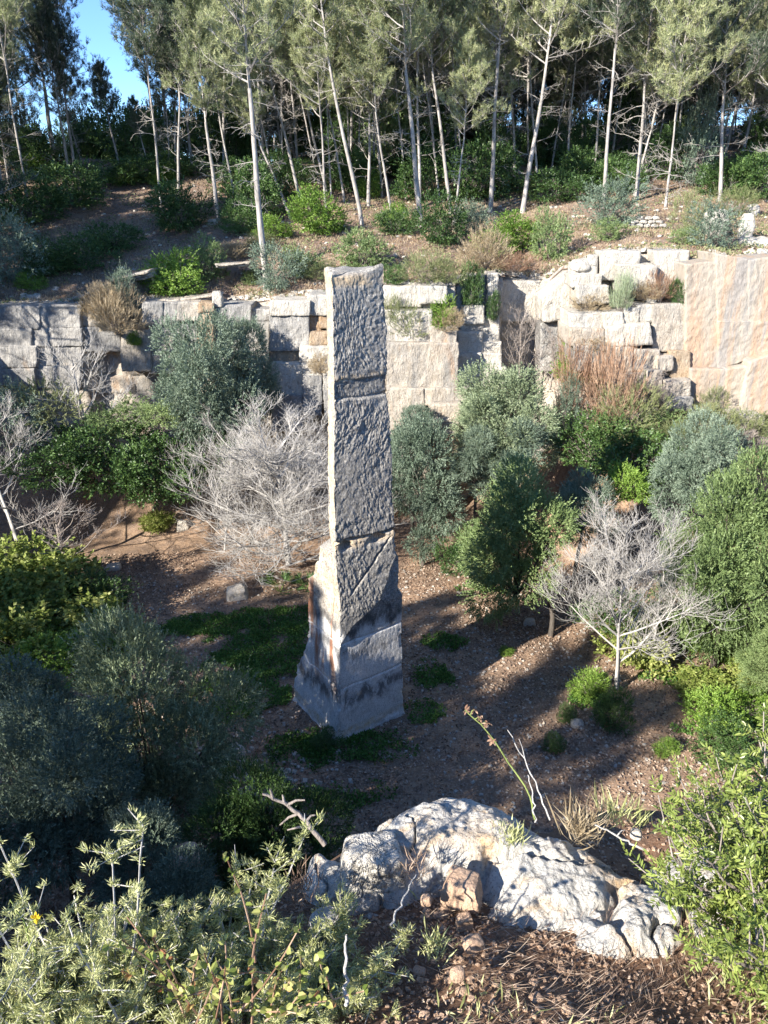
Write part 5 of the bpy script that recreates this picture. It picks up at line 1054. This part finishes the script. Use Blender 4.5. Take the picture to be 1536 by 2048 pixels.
for i in range(34):
    a, b = rr.uniform(700, 1180), rr.uniform(1930, 2100); near_rock(a, b, None, rr.uniform(8, 26), rr.uniform(7, 20), 'pinkish pebble half sunk in the foreground soil', seed=20+i, n=4, rn=5, group='pebbles in the foreground soil')
for i in range(14):
    a, b = rr.uniform(770, 900), rr.uniform(1770, 1870); near_rock(a, b, None, rr.uniform(8, 22), rr.uniform(8, 20), 'small pink pebble in the hollow of the rim rock', seed=70+i, n=4, rn=5, group='pebbles in the hollow')
# straw and dry needles on the foreground soil
r = np.random.default_rng(91); n = 17000; x = r.uniform(-1.0, 1.3, n); y = r.uniform(.5, 2.3, n); k = (fbm2(x, y, 2.6, 3, 14) > .0) & ((x > -.25) | (r.random(n) < .3)) & (y < rim_y(x)-.05); x, y = x[k], y[k]; n = len(x); z = near_z(x, y)
ang = r.normal(size=n)*.5+.6+2.0*vnoise(np.stack([x*1.4, y*1.4, x*0], 1), 3); D = np.stack([np.cos(ang), np.sin(ang), r.normal(size=n)*.28+.1], 1)
stuff('dry_straw', [(*leaves(np.stack([x, y, z+r.random(n)*.03], 1), D, .055, .0016, r, .06), 0)], M['straw'])
x = r.uniform(-.6, 1.3, 9000); y = r.uniform(.6, 2.2, 9000); k = y < rim_y(x)-.05; x, y = x[k], y[k]; n = len(x)
stuff('crumbled_leaves', [(*leaves(np.stack([x, y, near_z(x, y)+.004], 1), np.stack([r.normal(size=n), r.normal(size=n), r.normal(size=n)*.35], 1), .014, .007, r, .12), 0)], M['litter'])
x = r.uniform(-1.0, 1.2, 5000); y = r.uniform(.5, 2.2, 5000); k = y < rim_y(x)-.06; x, y = x[k], y[k]; gravel('foreground_grit', x, y, near_z(x, y)+.002, .006, 'stone_red', r)
n = 2500; x = r.uniform(-.3, 1.1, n); y = r.uniform(.8, 2.2, n); k = (fbm2(x, y, 3.5, 2, 19) > .12) & (y < rim_y(x)-.06); x, y = x[k], y[k]; n = len(x); D = np.stack([r.normal(size=n), r.normal(size=n), np.abs(r.normal(size=n))+.8], 1)
stuff('green_blades', [(*leaves(np.stack([x, y, near_z(x, y)], 1), D, .05, .005, r, .1), 0)], M['gorse'])

def leaf6(P, D, L, Wd, r):           # folded oval leaf: six points, two faces each side
    n = len(P); D = nrm(D); U, V2 = frames(D); a = r.uniform(0, 6.3, (n, 1)); U = U*np.cos(a)+V2*np.sin(a); Nn = np.cross(U, D); L = L*r.uniform(.7, 1.2, (n, 1)); w = Wd*r.uniform(.8, 1.2, (n, 1))
    p0 = P; p1 = P+D*L; a1 = P+D*L*.3-U*w*.45+Nn*w*.2; a2 = P+D*L*.7-U*w*.42+Nn*w*.2; b1 = P+D*L*.3+U*w*.45+Nn*w*.2; b2 = P+D*L*.7+U*w*.42+Nn*w*.2
    V = np.stack([p0, a1, a2, p1, b2, b1], 1).reshape(-1, 3); i = np.arange(n)[:, None]*6; F = np.concatenate([i+np.array([[0, 1, 2, 3]]), i+np.array([[0, 3, 4, 5]])]); return V, F, np.repeat(r.random(n), 6)
# mastic shrub at the right: shoots with pinnate leaves
def mastic():
    r = np.random.default_rng(61); rr = random.Random(61); c = npx(1735, 1870, 1.58); t = thing('mastic_shrub', 'leafy yellow-green mastic shrub filling the lower right corner', 'shrub', tuple(c-np.array((0, 0, .35))))
    s = Skel(); P = []; D = []
    for i in range(150):
        az = rr.uniform(0, 6.3); el = rr.uniform(-.1, 1.4); l = rr.uniform(.26, .47)*(1.0 if rr.random() < .85 else 1.25)
        q = s.path((rr.gauss(0, .05), rr.gauss(0, .05), -.12), (math.cos(az), math.sin(az), math.tan(min(el, 1.2))*.55), l, .007, .003, 6, .18, .22, rr)
        for j in range(7):
            p, d, _ = q[rr.choice((2, 3, 4, 5, 6, 6))]; ax = Vector((rr.gauss(0, 1), rr.gauss(0, 1), rr.gauss(.3, .7))).normalized(); q2 = s.path(p, d*.7+ax*.6, rr.uniform(.07, .15), .0025, .0015, 3, .2, .25, rr)
            for (p2, d2, _) in q2[1:]:
                for m in range(2):
                    ax = Vector((rr.gauss(0, 1), rr.gauss(0, 1), rr.gauss(.2, .7))).normalized(); P.append(tuple(p2)); D.append(tuple((d2*.5+ax*.8).normalized()))
    P = np.array(P); D = np.array(D); n = len(P); k = 4; L = .032   # leaf rachis with k pairs
    U, V2 = frames(D); a = r.uniform(0, 6.3, (n, 1)); U = U*np.cos(a)+V2*np.sin(a); PP = []; DD = []
    for j in range(k):
        f = (j+.8)/k
        for sg in (-1, 1): PP.append(P+D*L*f); DD.append(D*.55+U*sg*.85)
    PP.append(P+D*L*1.05); DD.append(D); PP = np.concatenate(PP); DD = np.concatenate(DD)+rv(len(PP)*1, r)*.12
    V, F, rn = leaf6(PP, DD, .0165, .0062, r); base = np.tile(r.random(n), 2*k+1); rn = np.repeat(base*.6, 6)+rn*.4
    o = (0, 0, .35); link('foliage', mk_mesh('foliage', [(V, F, rn, 0)], M['mastic']), t, o); link('branches', mk_mesh('branches', [(*s.mesh(4), 0)], M['twig_brown']), t, o)
    return t
mastic()
# thorny gorse-like bush at the left
def thorny(c, seed, R_, H, n, label, tall=()):
    r = np.random.default_rng(seed); rr = random.Random(seed); t = thing('thorny_shrub', label, 'thorny shrub', tuple(c)); s = Skel(); P = []; D = []
    stems = [(rr.gauss(0, R_*.5), rr.gauss(0, R_*.4), rr.uniform(.5, 1)*H) for i in range(n)]+list(tall)
    for (sx, sy, h) in stems:
        q = s.path((sx*.5, sy*.5, -.1), (sx*.9+rr.gauss(0, .1), sy*.9+rr.gauss(0, .1), h), h+.1, .0036, .0018, 8, .12, .1, rr)
        for j in range(15):
            p, d, _ = q[rr.randint(2, 8)]; p = p+d*rr.uniform(-.02, .02); az = rr.uniform(0, 6.3); ax = Vector((math.cos(az), math.sin(az), rr.uniform(0, .5))).normalized(); l = rr.uniform(.02, .08)
            q2 = s.path(p, ax, l, .0018, .0009, 2, .05, .05, rr)
            for m in range(5): P.append(tuple(p.lerp(q2[-1][0], rr.random()))); D.append((ax.x*.4+rr.gauss(0, .6), ax.y*.4+rr.gauss(0, .6), rr.uniform(.1, .9)))
        for j in range(10): P.append(tuple(q[rr.randint(5, 8)][0])); D.append((rr.gauss(0, .6), rr.gauss(0, .6), .8))
    P = np.array(P); D = np.array(D); k = 10; Pr = np.repeat(P, k, 0)+rv(len(P)*k, r)*.007; Dr = nrm(np.repeat(D, k, 0))+rv(len(Pr), r)*.5
    V, F, rn = leaves(Pr, Dr, .018, .0024, r, .08); link('foliage', mk_mesh('foliage', [(V, F, rn, 0)], M['gorse']), t); link('stems', mk_mesh('stems', [(*s.mesh(4), 0)], M['twig']), t); return t
def at_drop(px, py, drop): return npx(px, py, drop)
thorny(at_drop(170, 2010, 1.62)+np.array((0, 0, -.10)), 71, .26, .24, 46, 'thorny grey-green bush at the lower left with the tallest white sprigs', ((.02, .02, .46), (.09, .05, .50), (-.05, .02, .40), (.16, .0, .40), (-.12, .03, .44), (.05, .1, .38)))
thorny(at_drop(420, 2000, 1.66)+np.array((0, .05, -.05)), 72, .26, .17, 42, 'thorny bush right of the tallest one, with one pointed sprig', ((.05, .08, .34), (.10, .05, .24)))
thorny(at_drop(20, 2100, 1.66), 73, .22, .16, 40, 'thorny bush in the very lower left corner')
thorny(at_drop(620, 1960, 1.70), 74, .16, .10, 30, 'low grey thorny bush beside the rim rock')
# creeper with round leaves
def creeper():
    r = np.random.default_rng(81); rr = random.Random(81); c = at_drop(500, 2000, 1.55); t = thing('creeper', 'creeper with rounded green and reddish leaves climbing the thorny bush', 'creeper', tuple(c)); s = Skel(); P = []; D = []
    for i in range(26):
        q = s.path((rr.gauss(0, .10), rr.gauss(0, .06), -.05), (rr.gauss(.1, .6), rr.gauss(0, .4), 1), rr.uniform(.12, .30), .0025, .0015, 6, .3, 0, rr)
        for p, d, _ in q[1:]:
            for m in range(2): P.append(tuple(p)); D.append((rr.gauss(0, 1), rr.gauss(-.3, 1), rr.gauss(.2, .6)))
    V, F, rn = leaf6(np.array(P), np.array(D), .019, .015, r); link('foliage', mk_mesh('foliage', [(V, F, rn, 0)], M['smilax']), t); link('stems', mk_mesh('stems', [(*s.mesh(4), 0)], M['reddry']), t)
creeper()
# single stems
def stem(pts, r0, m, name, label, cat, twigs=(), leavesn=0):
    P = [npx(*p) for p in pts]; o = P[0]; t = thing(name, label, cat, tuple(o)); Q = np.array(P)-o
    fine = np.array([[np.interp(f, np.linspace(0, 1, len(Q)), Q[:, a]) for a in range(3)] for f in np.linspace(0, 1, 14)]); fine[1:-1] += np.random.default_rng(len(pts)).normal(size=(12, 3))*.002
    V, F, rn = tube(fine, np.linspace(r0, r0*.5, 14), 6); link('stem', mk_mesh('stem', [(V, F, rn, 0)], M[m], True), t)
    for (i, e) in twigs:
        a = fine[i]; b = npx(*e)-o; md = (a+b)/2+np.array([0, 0, .008]); V, F, rn = tube([a, md, b], [r0*.6, r0*.45, r0*.3], 5); link('twig', mk_mesh('twig', [(V, F, rn, 0)], M[m], True), t)
    return t
t = stem([(1070, 1640, 1.75), (1060, 1590, 1.72), (1010, 1510, 1.62), (965, 1450, 1.52), (930, 1420, 1.47)], .0035, 'stem_green', 'dry_flower_stalk', 'bent yellow-green stalk with dried reddish heads rising behind the rim rock', 'plant stalk', ((10, (975, 1448, 1.52)), (8, (985, 1480, 1.58)), (11, (960, 1440, 1.5)), (12, (948, 1420, 1.47))))
P0 = npx(1070, 1640, 1.75); hd = np.array([npx(a, b, 1.5)-P0 for a, b in ((975, 1446), (962, 1438), (948, 1420), (930, 1420), (985, 1480))]); hr = np.random.default_rng(5); Pp = np.repeat(hd, 12, 0); V, F, rn = leaf6(Pp, rv(len(Pp), hr), .018, .008, hr); link('seed_head', mk_mesh('seed_head', [(V, F, rn, 0)], M['reddry']), t)
stem([(1100, 1640, 1.76), (1080, 1590, 1.70), (1050, 1520, 1.62), (1015, 1460, 1.52)], .003, 'twig', 'dry_stalk', 'tall pale grey dry stalk behind the rim rock', 'plant stalk', ((9, (1038, 1478, 1.55)),))
stem([(1070, 1645, 1.76), (1065, 1590, 1.70), (1056, 1550, 1.66)], .003, 'twig', 'dry_stalk', 'short grey dry stalk at the foot of the tall one', 'plant stalk')
stem([(692, 2010, 1.6), (690, 1930, 1.52), (692, 1870, 1.45)], .0045, 'twig', 'dry_stalk', 'upright white dry stalk in the foreground between bush and soil', 'plant stalk')
stem([(650, 1690, 1.72), (610, 1640, 1.66), (570, 1605, 1.62), (525, 1588, 1.58)], .008, 'twig_brown', 'dead_branch', 'dead grey forked branch sticking out left of the rim rock', 'dead branch', ((3, (575, 1660, 1.72)), (5, (590, 1620, 1.64)), (8, (610, 1600, 1.6)), (9, (565, 1590, 1.6)), (4, (630, 1630, 1.65)), (11, (540, 1578, 1.56)), (6, (560, 1650, 1.7))))
stem([(1290, 1700, 1.72), (1230, 1670, 1.70), (1190, 1650, 1.70)], .004, 'twig', 'fallen_twig', 'pale twig lying in the cleft right of the rim rock', 'twig', ((6, (1250, 1660, 1.69)),))
stem([(780, 1850, 1.62), (810, 1790, 1.62), (832, 1750, 1.62)], .003, 'twig', 'fallen_twig', 'thin grey twig leaning on the white block', 'twig')
t = stem([(90, 1990, 1.6), (50, 1850, 1.5), (20, 1800, 1.44)], .003, 'stem_green', 'flowering_stalk', 'green stalk with one yellow flower at the left edge', 'plant stalk', ((6, (72, 1838, 1.47)),))
Pf = np.repeat((npx(72, 1836, 1.47)-npx(90, 1990, 1.6))[None], 10, 0); V, F, rn = leaf6(Pf, rv(10, hr), .014, .009, hr); link('flower', mk_mesh('flower', [(V, F, rn, 0)], M['flower']), t)
# tufts of blond grass behind the rock
def tuft(px, py, drop, n, L, w, label, m='dry'):
    c = npx(px, py, drop); r = np.random.default_rng(px); t = thing('grass_tuft', label, 'grass tuft', tuple(c)); P = r.normal(size=(n, 3))*np.array([.02, .02, .003]); D = np.stack([r.normal(size=n)*.45, r.normal(size=n)*.45, np.ones(n)], 1)
    V, F, rn = leaves(P, D, L, w, r, .08); link('blades', mk_mesh('blades', [(V, F, rn, 0)], M[m]), t)
tuft(1160, 1675, 1.78, 150, .12, .0045, 'blond grass tuft behind the crest of the rim rock'); tuft(1225, 1640, 1.8, 60, .09, .004, 'thin pale tuft right of the blond one', 'gorse'); tuft(1275, 1650, 1.8, 50, .07, .004, 'small green tuft in the cleft', 'gorse')
tuft(1020, 1680, 1.76, 160, .045, .004, 'green-grey cushion plant on the rim rock', 'gorse'); tuft(835, 1745, 1.74, 80, .06, .003, 'dark dry tuft beside the white block', 'straw'); tuft(870, 1900, 1.72, 90, .05, .004, 'yellow-green tuft on the dry needles', 'gorse'); tuft(600, 1790, 1.75, 60, .10, .003, 'brown dry grass at the left of the rim rock', 'straw')
